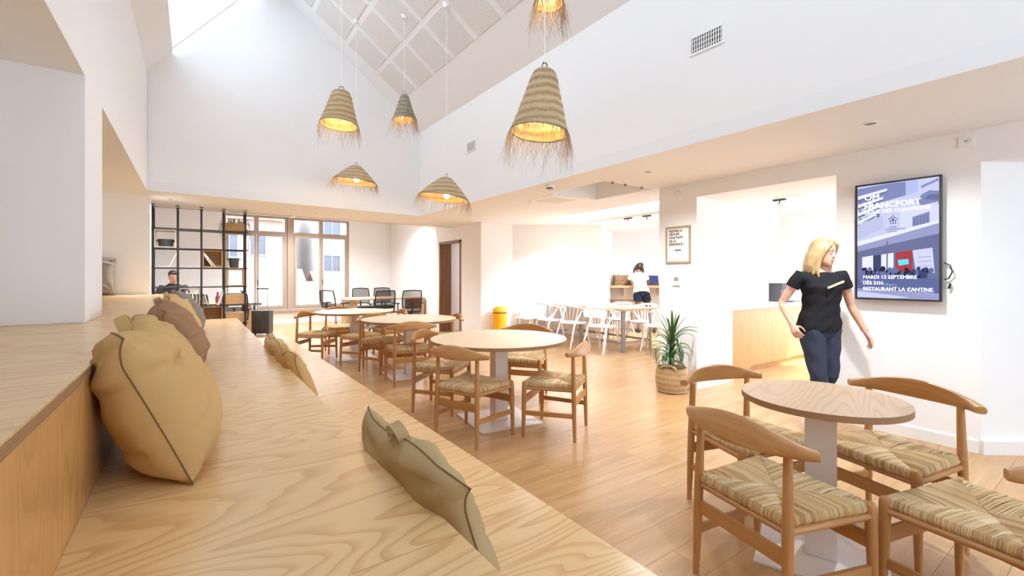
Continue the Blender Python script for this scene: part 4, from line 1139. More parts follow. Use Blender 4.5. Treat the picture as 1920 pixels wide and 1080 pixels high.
# ------------------------------------------------------------------ screen on the right wall
WALLM = Matrix(((0, 0, -1), (-1, 0, 0), (0, 1, 0))).to_euler()
tv = thing('wall_screen', 'upright black framed screen on the right wall showing a match night poster', 'screen', (XR, 1.20, 1.61))
tv.rotation_euler = WALLM
TW, TH_ = .555, .985
MB().box((-TW / 2 + .01, -TH_ / 2 + .01, .02), (TW / 2 - .01, TH_ / 2 - .01, .055)).bevel(.004).build('housing', M['black'], tv)
MB().box((-.15, -.2, .0005), (.15, .2, .0199)).build('wall_bracket', M['dark'], tv)
bz = MB(); e = .014
bz.box((-TW / 2, -TH_ / 2, .03), (TW / 2, -TH_ / 2 + e, .0625)).box((-TW / 2, TH_ / 2 - e, .03), (TW / 2, TH_ / 2, .0625)).box((-TW / 2, -TH_ / 2 + e, .03), (-TW / 2 + e, TH_ / 2 - e, .0625)).box((TW / 2 - e, -TH_ / 2 + e, .03), (TW / 2, TH_ / 2 - e, .0625))
bz.build('bezel', M['black'], tv)
def scrc(r, g, b, k=.62): c = srgb(r, g, b); return emit('screen_%d_%d_%d' % (r, g, b), c, k * .33)
def tvp(px, py):
    fx = (px - 90) / 617; top = 165 - 70 * fx; bot = 995 + 13 * fx; fy = (py - top) / (bot - top)
    return ((fx - .5) * (TW - 2 * e), (.5 - fy) * (TH_ - 2 * e))
pic = MB(); lay = [0]
def tpoly(pts, col):
    pic.use(col); lay[0] += 1
    pic.poly([(tvp(*p)[0], tvp(*p)[1], .0552 + lay[0] * .00001) for p in pts])
cA = scrc(196, 202, 236); cB = scrc(150, 156, 196); cC = scrc(108, 114, 152); cD = scrc(66, 72, 108); cE = scrc(226, 230, 250); cF = scrc(44, 46, 72)
cR = scrc(170, 66, 72); cS = scrc(80, 190, 250, .9); cG = scrc(128, 136, 180)
tpoly([(90, 165), (707, 95), (707, 1008), (90, 995)], cA)
tpoly([(90, 180), (330, 140), (470, 126), (470, 230), (90, 330)], cG)
tpoly([(470, 126), (560, 112), (560, 200), (470, 232)], scrc(176, 186, 232))
for k in range(4):
    y0 = 205 + 62 * k
    tpoly([(95, y0 + 30), (330 - 30 * k, y0 - 30), (330 - 30 * k, y0 - 12), (95, y0 + 56)], cE)
    tpoly([(95, y0 + 56), (330 - 30 * k, y0 - 12), (330 - 30 * k, y0 - 2), (95, y0 + 72)], cC)
    for q in range(4): tpoly([(105 + q * 48, y0 + 74 - q * 12), (128 + q * 48, y0 + 68 - q * 12), (128 + q * 48, y0 + 96 - q * 12), (105 + q * 48, y0 + 102 - q * 12)], cC)
tpoly([(580, 160), (700, 105), (706, 125), (585, 180)], cB)
for q in range(6): tpoly([(585 + q * 20, 176 - q * 10), (593 + q * 20, 172 - q * 10), (593 + q * 20, 160 - q * 10), (585 + q * 20, 164 - q * 10)], cC)
tpoly([(560, 270), (585, 225), (640, 195), (705, 200), (705, 300), (640, 320), (575, 300)], cG)
tpoly([(600, 260), (640, 225), (705, 222), (705, 270)], cC)
tpoly([(430, 340), (700, 280), (700, 420), (430, 480)], scrc(210, 214, 240))
tpoly([(520, 392), (640, 352), (640, 435), (520, 462)], cG)
for q in range(5): tpoly([(528 + q * 24, 400 - q * 7), (536 + q * 24, 398 - q * 7), (536 + q * 24, 455 - q * 6), (528 + q * 24, 457 - q * 6)], cC)
tpoly([(100, 440), (300, 380), (300, 470), (100, 560)], scrc(186, 192, 226))
tpoly([(90, 575), (705, 415), (705, 438), (90, 610)], cE)
tpoly([(90, 610), (705, 438), (705, 520), (90, 650)], cB)
tpoly([(90, 650), (707, 515), (707, 612), (90, 690)], cC)
tpoly([(90, 690), (707, 612), (707, 870), (90, 870)], cC)
tpoly([(215, 680), (280, 672), (280, 820), (215, 820)], cD)
tpoly([(130, 692), (220, 678), (220, 830), (130, 830)], cE)
tpoly([(285, 672), (380, 658), (380, 800), (285, 800)], cE)
tpoly([(325, 570), (336, 568), (336, 800), (325, 800)], cC)
tpoly([(395, 656), (520, 640), (520, 800), (395, 800)], cR)
tpoly([(412, 712), (490, 704), (494, 742), (420, 754)], cS)
tpoly([(520, 640), (660, 620), (676, 810), (545, 810)], scrc(206, 208, 236))
for q in range(3): tpoly([(560, 690 + 34 * q), (655, 682 + 34 * q), (655, 687 + 34 * q), (560, 695 + 34 * q)], cB)
rn = random.Random(4)
for k in range(30):
    x = 140 + 18 * k * .98; y = 790 + rn.uniform(-14, 20); r = rn.uniform(13, 22); col = rn.choice([cF, cD, cC, cF, cF, cR if k % 9 == 0 else cD, scrc(84, 110, 200) if k % 4 == 0 else cF])
    tpoly([(x + r * math.cos(a), y + 1.0 * r * math.sin(a)) for a in [2 * PI * q / 9 for q in range(9)]], col)
    tpoly([(x - r * 1.5, 866), (x - r * 1.2, y + r * .9), (x + r * 1.2, y + r * .9), (x + r * 1.5, 866)], rn.choice([cF, cD, cD, scrc(96, 112, 180), cC]))
tpoly([(90, 852), (707, 846), (707, 960), (90, 925)], scrc(96, 106, 156))
tpoly([(90, 925), (707, 960), (707, 1008), (90, 995)], cB)
tpoly([(90, 945), (500, 990), (400, 1000), (90, 990)], cA)
# ball of stars
cx, cy = 376, 413
for k in range(11):
    if k == 0: x, y, r = cx, cy, 13
    elif k < 6: a = R(90 + 72 * (k - 1) + 36); x, y, r = cx + 21 * math.cos(a), cy - 21 * math.sin(a), 9
    else: a = R(90 + 72 * (k - 6)); x, y, r = cx + 32 * math.cos(a), cy - 30 * math.sin(a), 7
    tpoly([(x + (r if q % 2 == 0 else r * .5) * math.cos(R(90 + 36 * q)), y - (r if q % 2 == 0 else r * .5) * math.sin(R(90 + 36 * q))) for q in range(10)], cF)
o = pic.build('picture', None, tv); o['label'] = 'bluish picture of a cafe terrace under a stone facade'
scw = scrc(250, 250, 255, .95); scd = emit('screen_dark_text', (.012, .014, .035, 1), 1.0); scf = scrc(172, 178, 216)
def ttext(body, px, py, h, col, bold=.0, rot=0, narrow=1.0, space=1.0, lift=0.0):
    x, y = tvp(px, py)
    for q in ((0, 1, 2) if col is scw else (0,)):   # heavier strokes
        lettering(body, h, col, tv, Matrix.Translation((x + .0011 * q * h / .05, y + .0006 * (q % 2), .0585 + lift)) @ Matrix.Rotation(rot, 4, 'Z'), bold=0, depth=.0002, narrow=narrow, space=space)
ttext('OM', 147, 268, .066, scw, .0)
ttext('FRANCFORT', 147, 332, .066, scw, .0, narrow=.98)
ttext('LIGUE DES CHAMPIONS', 147, 370, .041, scw, .0, narrow=.98)
ttext('UEFA', 344, 474, .022, scd, .0); ttext('CHAMPIONS', 312, 492, .022, scd, .0, space=1.1); ttext('LEAGUE', 332, 506, .018, scd, .0)
ttext('MARDI 13 SEPTEMBRE', 137, 853, .041, scw, .0, narrow=.9)
ttext('DÈS 21H', 137, 896, .041, scw, .0, narrow=.9)
ttext('RESTAURANT LA CANTINE', 137, 940, .041, scw, .0, narrow=.9)
ttext('THE COMMUNITY', 112, 880, .033, scf, .0, R(-9), .95, lift=-.0006)
ttext('TO JABEL', 478, 950, .042, scf, .0, R(-7), lift=-.0006)
cbl = thing('screen_cable', 'short black cable loop at the right side of the wall screen', 'cable', (XR, .88, 1.32))
MB().tube([(-.02, .035, .10), (-.03, .0, .08), (-.03, -.012, .03), (-.02, .01, -.02), (-.02, .035, -.03)], .005, 6).build('loop', M['black'], cbl, 60)
MB().tube([(-.02, .01, -.10), (-.02, 0, -.06)], .008, 8).build('plug', M['black'], cbl, 60)
# ------------------------------------------------------------------ framed notice
nf = thing('framed_notice', 'pale wood framed paper notice with black capital letters on the pillar', 'picture frame', (XR, 3.272, 1.695))
nf.rotation_euler = WALLM
w, h, t = .335, .44, .018
f = MB(); f.box((-w / 2, -h / 2, .0005), (w / 2, -h / 2 + t, .022)).box((-w / 2, h / 2 - t, .0005), (w / 2, h / 2, .022)).box((-w / 2, -h / 2 + t, .0005), (-w / 2 + t, h / 2 - t, .022)).box((w / 2 - t, -h / 2 + t, .0005), (w / 2, h / 2 - t, .022))
f.build('frame', M['frame'], nf)
MB().box((-w / 2 + t, -h / 2 + t, .0006), (w / 2 - t, h / 2 - t, .008)).build('paper', M['paper'], nf)
for k, s in enumerate(('REJOINS LE', 'GROUPE', 'WHATSAPP', 'DE LA', 'RÉSIDENCE !')):
    lettering(s, .041, M['ink'], nf, Matrix.Translation((-.125, .152 - .0405 * k, .0085)), bold=.0012, narrow=.9)
q = MB()
for k in range(5): q.box((-.040 + .0165 * k, -.078, .0082), (-.027 + .0165 * k, -.058, .0088))
q.build('small_heading', M['ink'], nf)
q = MB()
for k in range(11): q.box((-.078 + .0135 * k, -.182, .0082), (-.068 + .0135 * k, -.177, .0086))
q.build('small_print', M['inkG'], nf)

# ------------------------------------------------------------------ potted yucca in a straw basket
yp = thing('potted_yucca', 'green yucca with drooping blades in a straw basket in front of the pillar', 'plant', (4.47, 3.15, 0))
prof = [(.12, 0), (.16, .01)] + [(.16 + .022 * math.sin(PI * k / 12 * .8) + .003 * (k % 2), .01 + .27 * k / 14) for k in range(15)] + [(.155, .28), (.148, .03), (.001, .03)]
MB().lathe(prof, 36).build('basket', M['jute'], yp, 60)
MB().lathe([(.156, .22), (.001, .235)], 24).build('soil', M['slot'], yp)
for s in (-1, 1):
    a = R(200) if s < 0 else R(20)
    c = Vector((math.cos(a), math.sin(a), 0)); w = Vector((-c.y, c.x, 0))
    MB().tube([c * .165 + w * (.09 * math.cos(PI * k / 8)) + Vector((0, 0, .265 + .055 * math.sin(PI * k / 8))) for k in range(9)], .014, 8).build('handle', M['jute'], yp, 60)
MB().tube([(0, 0, .2), (.01, .0, .4), (0, .01, .56)], [.026, .022, .018], 10).build('stem', M['doorwood'], yp, 60)
MB().tube([(-.05, -.03, .2), (-.07, -.03, .3), (-.09, -.04, .38)], [.018, .016, .013], 10).build('stem', M['doorwood'], yp, 60)
def blade(L, wd, droop, seg=9):
    m = MB(); rows = []
    for i in range(seg + 1):
        f = i / seg
        ang = R(78) - droop * f ** 1.5
        if i == 0: p = Vector((0, 0, 0))
        else: p = p + Vector((math.cos(ang), 0, math.sin(ang))) * (L / seg)
        ww = wd * (.55 + .9 * f) * (1 - f) ** .55 if f < 1 else .0005
        ww = max(ww, .0006)
        nrm = Vector((-math.sin(ang), 0, math.cos(ang)))
        rows.append([p + Vector((0, -ww, 0)) + nrm * ww * .45, p, p + Vector((0, ww, 0)) + nrm * ww * .45])
    V = [[m.v(q) for q in r] for r in rows]
    for i in range(seg):
        for j in (0, 1): m.face([V[i][j], V[i + 1][j], V[i + 1][j + 1], V[i][j + 1]])
    m.mats = [M['leaf']]
    return m.mesh('leaf', 80)
BL = [blade(.42, .021, R(30)), blade(.44, .020, R(115)), blade(.42, .019, R(170)), blade(.36, .019, R(205)), blade(.34, .022, R(10))]
rn = random.Random(21)
for k in range(44):
    base = Vector((0, .01, .56 - .26 * (k / 44)))
    which = 4 if k < 4 else (0 if k < 10 else (1 if k < 20 else (2 if k < 34 else 3)))
    inst('leaf', BL[which], yp, base, (rn.uniform(-.12, .12), rn.uniform(-.15, .15) if k > 3 else rn.uniform(0, .25), k * 2.4 + rn.uniform(-.3, .3)), (rn.uniform(.85, 1.1),) * 3)
for k in range(18):
    inst('leaf', BL[rn.choice((1, 2, 3))], yp, (-.09, -.04, .38 - .1 * k / 18), (rn.uniform(-.1, .1), rn.uniform(-.1, .1), k * 2.4), (rn.uniform(.55, .75),) * 3)

# ------------------------------------------------------------------ straw pendant lamps
def roof_z(x): return ZE + SLR * (XV1 - x) if x > XRG else ZRG
def pendant(label, x, y, zr, prof, rad, tilt, fr_n, fr_len, fr_out, m, kind='cone', seed=0, power=9):
    """zr: rim height; prof: [(r,z above rim)]"""
    r = thing('pendant_lamp', label, 'pendant lamp', (x, y, zr), 0, 'straw pendant lamps')
    rn = random.Random(seed)
    rot = Matrix.Rotation(tilt[0], 4, 'X') @ Matrix.Rotation(tilt[1], 4, 'Y')
    top = prof[-1][1]
    piv = Matrix.Translation((0, 0, top)) @ rot @ Matrix.Translation((0, 0, -top))
    # ribbed bands of plaited straw
    P = []
    for (a, b) in zip(prof[:-1], prof[1:]):
        for q in range(4):
            f = q / 4; rr = a[0] + (b[0] - a[0]) * f; zz = a[1] + (b[1] - a[1]) * f
            P.append((rr + .0055 * math.sin(PI * f) ** .7, zz))
    P.append(prof[-1])
    sh = MB()
    outer = P; inner = [(max(.004, q[0] - .007), q[1] - .001) for q in P][::-1]
    sh.lathe(outer + inner, 48, mtx=piv, jitter=.008)
    for v in sh.bm.verts: v.co += Vector((rn.uniform(-1, 1), rn.uniform(-1, 1), rn.uniform(-1, 1))) * .0015
    n_ = len(outer)
    sh.build('shade', m, r, 80)
    MB().tube([piv @ Vector((prof[0][0] * math.cos(2 * PI * k / 40), prof[0][0] * math.sin(2 * PI * k / 40), 0)) for k in range(40)], .006, 6, closed=True).build('rim', M['strawG'], r, 60)
    # frayed ends
    fm = MB()
    for k in range(fr_n):
        a = rn.uniform(0, 2 * PI); L = rn.uniform(.35, 1.0) * fr_len
        r0 = prof[0][0]; z0 = rn.uniform(-.004, .012)
        out = rn.uniform(-.2, 1) * fr_out
        if kind == 'hairy':
            z0 = rn.uniform(0, top * .92); f = z0 / top; r0 = prof[0][0] * (1 - f) + prof[-1][0] * f + .006; L = rn.uniform(.5, 1) * fr_len * 1.2
        d = Vector((math.cos(a), math.sin(a), 0)); tg = Vector((-d.y, d.x, 0)); sw = rn.uniform(-.5, .5)
        pts = []
        for s in range(5):
            f = s / 4
            pts.append(piv @ (d * (r0 + out * L * (f - .35 * f * f)) + tg * sw * L * f * f + Vector((0, 0, z0 - L * (f ** 1.25) * (.95 - .25 * abs(sw))))))
            pts[-1] += Vector((rn.uniform(-1, 1), rn.uniform(-1, 1), 0)) * .012 * f
        wd = rn.uniform(.0009, .0022) * (1.5 if kind == 'hairy' else 1)
        V = []
        for s, p in enumerate(pts):
            ww = wd * (1 - .75 * s / 4)
            V.append([fm.v(p + tg * ww), fm.v(p - tg * ww * .5 + d * ww), fm.v(p - tg * ww * .5 - d * ww)])
        for s in range(4):
            for j in range(3): fm.face([V[s][j], V[s][(j + 1) % 3], V[s + 1][(j + 1) % 3], V[s + 1][j]])
    o = fm.build('fringe', M['fringe'], r); o['kind'] = 'stuff'
    zt = roof_z(x) - zr
    MB().tube([(0, 0, top + .045), (0, 0, zt)], .0032, 6).build('cord', M['white'], r, 60)
    MB().lathe([(.001, zt - .03), (.035, zt - .03), (.045, zt + .03), (.001, zt + .03)], 16).build('ceiling_cup', M['white'], r, 50)
    hk = MB()
    for s in (-1, 1): hk.tube([(s * prof[-1][0] * .9, 0, top - .01), (s * .012, 0, top + .05), (-s * .01, 0, top + .045)], .0035, 6)
    hk.build('hanger', M['metal_b'] if kind == 'tall' else M['strawG'], r, 60)
    bz = .5 * top if kind != 'flat' else .045
    MB().lathe([(.018, bz + .02), (.018, bz + .09), (.001, bz + .09)], 12).build('socket', M['white'], r, 50)
    MB().tube([(0, 0, bz + .09), (0, 0, top + .046)], .003, 6).build('inner_cord', M['white'], r)
    MB().ball((0, 0, bz - .012), .036 if kind == 'flat' else .03, 16, 10).build('bulb', M['bulb'], r, 80)
    L = bpy.data.lights.new('bulb_glow', 'POINT'); L.energy = power * .14; L.color = (1, .62, .25); L.shadow_soft_size = .03
    lo = bpy.data.objects.new('bulb_light', L); COL.objects.link(lo); lo.location = (x, y, zr + bz - .06)
    return r
def tall(R0, R1, H): return [(R0 + (R1 - R0) * (k / 8) ** .92, H * k / 8) for k in range(8)] + [(R1 * .92, H * .97), (R1 * .6, H)]
def flat(R0, H): return [(R0, 0), (R0 * .90, H * .16), (R0 * .76, H * .34), (R0 * .6, H * .54), (R0 * .44, H * .72), (R0 * .3, H * .87), (R0 * .2, H * .97), (.02, H)]
pendant('big tall straw lampshade in front of the white wall with the slatted vent', 1.955, 2.375, 2.29, tall(.195, .072, .43), .2, (R(2), R(5)), 260, .30, .35, M['straw'], 'tall', 1, 8)
pendant('shaggy straw lamp cut off by the top edge, above the big tall one', 2.33, 2.78, 3.50, tall(.115, .05, .28), .12, (0, 0), 300, .30, .30, M['straw'], 'hairy', 2, 6)
pendant('smaller tall straw lampshade hanging in front of the white end wall', 1.30, 5.0, 2.93, tall(.195, .085, .37), .2, (R(-1), R(4)), 190, .26, .30, M['straw'], 'tall', 3, 9)
pendant('small shaggy grey straw lamp under the perforated ceiling boards', 2.26, 5.63, 3.36, tall(.15, .045, .33), .15, (0, 0), 340, .26, .35, M['strawG'], 'hairy', 4, 8)
pendant('nearer of the two wide shallow straw lamps with a bright bulb', 2.48, 4.86, 2.245, flat(.30, .25), .3, (R(3), R(7)), 230, .22, .55, M['straw'], 'flat', 5, 8)
pendant('further of the two wide shallow straw lamps with a bright bulb', 1.91, 6.55, 2.66, flat(.30, .235), .3, (R(3), R(5)), 220, .20, .55, M['straw'], 'flat', 6, 10)

# ================================================================== PEOPLE
def capsule(mb, pts, rad, n=12, flatend=False, flat=1.0):
    pts = [Vector(p) for p in pts]; rad = list(rad)
    if not flatend:
        d0 = (pts[0] - pts[1]).normalized(); d1 = (pts[-1] - pts[-2]).normalized()
        pts = [pts[0] + d0 * rad[0] * .9, pts[0] + d0 * rad[0] * .55] + pts + [pts[-1] + d1 * rad[-1] * .55, pts[-1] + d1 * rad[-1] * .9]
        rad = [rad[0] * .3, rad[0] * .78] + rad + [rad[-1] * .78, rad[-1] * .3]
    mb.tube(pts, rad, n, flat=flat)
def loft(mb, secs, n=20):
    """secs: (center, xaxis, yaxis, halfwidth, halfdepth_front, halfdepth_back)"""
    rings = []
    for (c, xa, ya, w, df, db) in secs:
        ring = []
        for k in range(n):
            a = 2 * PI * k / n; sx, sy = math.cos(a), math.sin(a)
            px = (abs(sx) ** .85) * (1 if sx > 0 else -1) * w
            py = (abs(sy) ** .85) * (df if sy > 0 else -db)
            ring.append(Vector(c) + xa * px + ya * py)
        rings.append(ring)
    mb.rings(rings)
def remeshed(mb, name, mat, parent, voxel, smooth=3, fac=.5, push=None):
    bmesh.ops.recalc_face_normals(mb.bm, faces=mb.bm.faces[:])
    me = bpy.data.meshes.new(name); mb.bm.to_mesh(me); mb.bm.free()
    o = bpy.data.objects.new(name, me); COL.objects.link(o)
    md = o.modifiers.new('r', 'REMESH'); md.mode = 'VOXEL'; md.voxel_size = voxel; md.use_smooth_shade = True
    sm = o.modifiers.new('s', 'SMOOTH'); sm.factor = fac; sm.iterations = smooth
    bpy.context.view_layer.update()
    ev = o.evaluated_get(bpy.context.evaluated_depsgraph_get())
    m2 = bpy.data.meshes.new_from_object(ev)
    o.modifiers.clear(); o.data = m2; bpy.data.meshes.remove(me)
    m2.name = name; m2.materials.clear(); m2.materials.append(mat)
    for p in m2.polygons: p.use_smooth = True
    if push:
        for v in m2.vertices: v.co += push(v)
    o.parent = parent
    return o
def hand(mb, wrist, d, side, nrm, k=1.0, curl=.5):
    """d: pointing direction, side: thumb side, nrm: back of hand"""
    wrist = Vector(wrist); d = Vector(d).normalized(); side = Vector(side); side = (side - d * side.dot(d)).normalized(); palm = -d.cross(side) if d.cross(side).dot(Vector(nrm)) > 0 else d.cross(side)
    capsule(mb, [wrist - d * .02, wrist + d * .02 * k, wrist + d * .055 * k, wrist + d * .088 * k], [.024 * k, .030 * k, .037 * k, .034 * k], 12, flat=.48) if False else None
    rings = []
    for (t, w, h) in ((-.02, .024, .019), (.015, .03, .019), (.05, .039, .017), (.085, .040, .014), (.096, .03, .009)):
        rings.append([wrist + d * t * k + side * math.cos(2 * PI * q / 12) * w * k + palm * math.sin(2 * PI * q / 12) * h * k for q in range(12)])
    mb.rings(rings)
    for i, L in enumerate((.070, .078, .073, .057)):
        off = (1.5 - i) * .0215 * k
        p = wrist + d * (.082 - .004 * abs(i - 1.2)) * k + side * off
        dirn = d + side * (1.5 - i) * .09; dirn.normalize()
        pts = [p - dirn * .02]; a = .12
        for seg, fr in enumerate((.45, .32, .23)):
            a += curl * (.55 + .12 * i)
            dd = (dirn * math.cos(a) + palm * math.sin(a)).normalized()
            pts.append(pts[-1] + dd * L * fr * k + (d * .02 * k if seg == 0 else Vector((0, 0, 0))))
        capsule(mb, pts, [.0088 * k, .0085 * k, .0078 * k, .0066 * k], 8)
    p = wrist + d * .025 * k + side * .026 * k
    t1 = p + (d * .62 + side * .72 + palm * .25).normalized() * .042 * k
    t2 = t1 + (d * .85 + side * .25 + palm * .35).normalized() * .033 * k
    t3 = t2 + (d * .9 + palm * .4).normalized() * .024 * k
    capsule(mb, [p - side * .012, t1, t2, t3], [.014 * k, .0105 * k, .0092 * k, .0075 * k], 8)
def person(label, loc, rz, k, J, skin, hair, shirt, pants, shoes, voxel, male=False, shorts=False, sleeve=.5, face=True):
    root = thing('person', label, 'person', loc, rz); root.scale = (k, k, k)
    V = lambda n: Vector(J[n])
    xs = (V('shR') - V('shL')).normalized(); xh = (V('hipR') - V('hipL')).normalized()
    pel, chest, neck = V('pelvis'), V('chest'), V('neck')
    def axes(t, tang):
        x = (xh * (1 - t) + xs * t).normalized(); x = (x - tang * x.dot(tang)).normalized(); return x, tang.cross(x)
    up0 = (chest - pel).normalized(); up1 = (neck - chest).normalized()
    def spine(t):
        if t < .62:
            f = t / .62; return pel.lerp(chest, f), (up0 * (1 - f * .5) + up1 * f * .5).normalized()
        f = (t - .62) / .38; return chest.lerp(neck, f), (up0 * .5 * (1 - f) + up1 * (.5 + .5 * f)).normalized()
    if male: T = [(-.14, .10, .08, .09), (-.04, .165, .105, .12), (.1, .165, .105, .11), (.3, .15, .105, .095), (.5, .165, .115, .105), (.68, .185, .12, .115), (.84, .185, .1, .105), (.93, .12, .07, .08), (1.0, .065, .055, .06), (1.1, .058, .055, .058)]
    else: T = [(-.14, .10, .08, .09), (-.04, .17, .10, .125), (.08, .168, .10, .115), (.26, .135, .092, .085), (.38, .13, .092, .085), (.54, .145, .11, .095), (.66, .155, .125, .10), (.80, .165, .09, .095), (.91, .12, .062, .07), (.99, .058, .048, .052), (1.1, .05, .047, .05)]
    def torso(mb, infl, t0, t1):
        secs = []
        for (t, w, df, db) in T:
            if t < t0 - 1e-6 or t > t1 + 1e-6: continue
            c, tg = spine(max(0, min(1, t))); c = c + tg * ((t - max(0, min(1, t))) * (neck - pel).length)
            x, y_ = axes(max(0, min(1, t)), tg)
            iw = infl * (1.7 if t < .45 and infl > .012 else 1); secs.append((c, x, y_, w + iw, df + iw, db + iw))
        loft(mb, secs)
    hc = V('head'); HR = Euler(J['headrot']).to_matrix().to_4x4(); HM = Matrix.Translation(hc) @ HR
    b = MB()
    torso(b, 0, -.2, 1.2)
    capsule(b, [neck - up1 * .03, neck.lerp(hc, .5), hc - HR.to_3x3() @ Vector((0, .0, .06))], [.056 if male else .049, .050 if male else .045, .052 if male else .047], 14)
    # head
    rings = []
    for (z, w, f, bk) in ((-.118, .018, .070, -.03), (-.108, .038, .084, -.005), (-.085, .054, .091, .03), (-.055, .063, .092, .062), (-.02, .069, .091, .084), (.02, .073, .092, .096), (.055, .073, .089, .099), (.085, .064, .076, .088), (.105, .045, .053, .062), (.117, .018, .02, .024)):
        ring = []
        for q in range(22):
            a = 2 * PI * q / 22; c_, s_ = math.cos(a), math.sin(a)
            cy_ = (f - bk) / 2; hy = (f + bk) / 2
            ring.append(HM @ Vector((w * (abs(c_) ** .9) * (1 if c_ > 0 else -1), cy_ + hy * s_, z)))
        rings.append(ring)
    b.rings(rings)
    b.rings([[HM @ Vector((x_ * sx_, y_, z_)) for (x_, sx_) in ((.004, 1), (.010, 1), (.010, -1), (.004, -1)) for _ in (0,)] if False else [HM @ Vector((wd * math.cos(2 * PI * q / 8), y_ + dp * math.sin(2 * PI * q / 8), z_)) for q in range(8)] for (z_, wd, y_, dp) in ((-.036, .007, .093, .008), (-.030, .0155, .097, .014), (-.020, .0125, .097, .015), (.0, .008, .090, .010), (.022, .006, .085, .006))])
    for sx in (-1, 1):
        b.ball(HM @ Vector((sx * .074, -.008, -.01)), (.009, .02, .032), 10, 8, HR.to_3x3().to_4x4())
        b.ball(HM @ Vector((sx * .03, .079, .026)), (.024, .011, .008), 8, 6, HR.to_3x3().to_4x4())
    b.ball(HM @ Vector((0, .086, -.063)), (.022, .012, .011), 10, 6, HR.to_3x3().to_4x4())
    b.ball(HM @ Vector((0, .078, -.1)), (.018, .014, .016), 10, 6, HR.to_3x3().to_4x4())
    for s in 'LR':
        sh, el, wr = V('sh' + s), V('el' + s), V('wr' + s)
        cl = sh * .82 + neck * .18 - up1 * .02
        ua = .049 if male else .043
        capsule(b, [cl, sh, sh.lerp(el, .3), sh.lerp(el, .7), el, el.lerp(wr, .25), el.lerp(wr, .7), wr], [ua, ua * 1.12, ua, ua * .86, ua * .8, ua * .84, ua * .64, ua * .53], 12)
        d = (wr - el).normalized(); hd = Vector(J.get('hd' + s, d)); hd.normalize()
        hand(b, wr + hd * .012, hd, Vector(J.get('th' + s, (0, 1, 0))), Vector(J.get('bk' + s, (1 if s == 'R' else -1, 0, 0))), .95, J.get('curl', .42))
        hp, kn, an = V('hip' + s), V('kn' + s), V('an' + s)
        capsule(b, [hp + Vector((0, 0, .02)), hp.lerp(kn, .25), hp.lerp(kn, .6), kn, kn.lerp(an, .28), kn.lerp(an, .65), an], [.092, .086, .070, .054, .054, .043, .034], 14)
        toe = V('toe' + s); ft = (toe - an).normalized()
        capsule(b, [an - Vector((0, 0, .02)), an.lerp(toe, .5) - Vector((0, 0, .03)), toe], [.036, .036, .028], 10)
    remeshed(b, 'body', skin, root, voxel, 2, .45)
    # shirt
    c = MB()
    torso(c, .013, -.05, 1.0 if male else .94)
    for s in 'LR':
        sh, el = V('sh' + s), V('el' + s); cl = sh * .75 + neck * .25 - up1 * .035
        ua = .049 if male else .043; e = sh.lerp(el, sleeve)
        capsule(c, [cl, sh, sh.lerp(e, .5), e], [ua + .008, ua * 1.10 + .009, ua + .015, ua * .9 + .018], 14, True)
    remeshed(c, 'shirt', shirt, root, voxel, 2, .4, lambda v: v.normal * (.004 * math.sin(v.co.z * 55 + v.co.x * 30) * math.sin(v.co.x * 21 + 1.3)))
    # trousers or shorts
    c = MB()
    torso(c, .010, -.2, .42 if shorts else .30)
    for s in 'LR':
        hp, kn, an = V('hip' + s), V('kn' + s), V('an' + s)
        if shorts:
            e = hp.lerp(kn, .42)
            capsule(c, [hp + Vector((0, 0, .03)), hp.lerp(e, .5), e], [.104, .106, .108], 16, True)
        else:
            capsule(c, [hp + Vector((0, 0, .02)), hp.lerp(kn, .25), hp.lerp(kn, .6), kn, kn.lerp(an, .28), kn.lerp(an, .65), kn.lerp(an, .93)], [.104, .098, .084, .070, .069, .060, .056], 16, True)
    remeshed(c, 'shorts' if shorts else 'trousers', pants, root, voxel, 2, .4, lambda v: v.normal * (.004 * math.sin(v.co.z * 38 + v.co.y * 25) * math.cos(v.co.x * 26)))
    for s in 'LR':
        an, toe = V('an' + s), V('toe' + s); c = MB()
        dz = Vector((0, 0, 1)); fd = (toe - an); 
        heel = an - fd.normalized() * .05
        capsule(c, [heel - dz * .055, an.lerp(toe, .4) - dz * .042, toe - dz * .01], [.040, .046, .038], 12)
        capsule(c, [an - dz * .05, an + dz * .01], [.046, .043], 12, True)
        remeshed(c, 'shoe', shoes, root, max(voxel, .007), 2, .4)
    if face:
        wh, ir, lip, brow = face
        for sx in (-1, 1):
            e = MB(); e.ball((0, 0, 0), (.0135, .009, .0068), 12, 8); eo = e.build('eye', wh, root, 80); eo.matrix_local = HM @ Matrix.Translation((sx * .031, .0835, .008))
            MB().ball((0, .0068, 0), (.0056, .0035, .0056), 10, 6).build('iris', ir, eo, 80)
            t = MB(); t.tube([(sx * .016, .093, .027), (sx * .032, .0925, .033), (sx * .048, .080, .028)], [.002, .003, .0015], 6); t.build('eyebrow', brow, root, 60).matrix_local = HM
        t = MB(); t.tube([(-.023, .090, -.062), (-.01, .0985, -.060), (0, .0995, -.0615), (.01, .0985, -.060), (.023, .090, -.062)], [.002, .0055, .005, .0055, .002], 8); t.build('mouth', lip, root, 60).matrix_local = HM
    return root, HM
sk1 = plain('fair_skin', (.62, .36, .25, 1), .5, var=.05); sk2 = plain('brown_skin', (.20, .09, .045, 1), .45, var=.05)
eyew = plain('eye_white', (.8, .78, .75, 1), .3); iris = plain('iris', (.06, .04, .02, 1), .3); lipm = plain('lips', (.5, .18, .15, 1), .45); lipd = plain('dark_lips', (.2, .07, .05, 1), .45)
def hair_mat(n, a, b):
    t = NT(n); v = t.coords((40, 40, 5)); q = t.noise(v, 1.0, 3, .6, .5); return t.bsdf(t.mix(q, a, b), .45, bump=q, bstr=.5, bdist=.004)
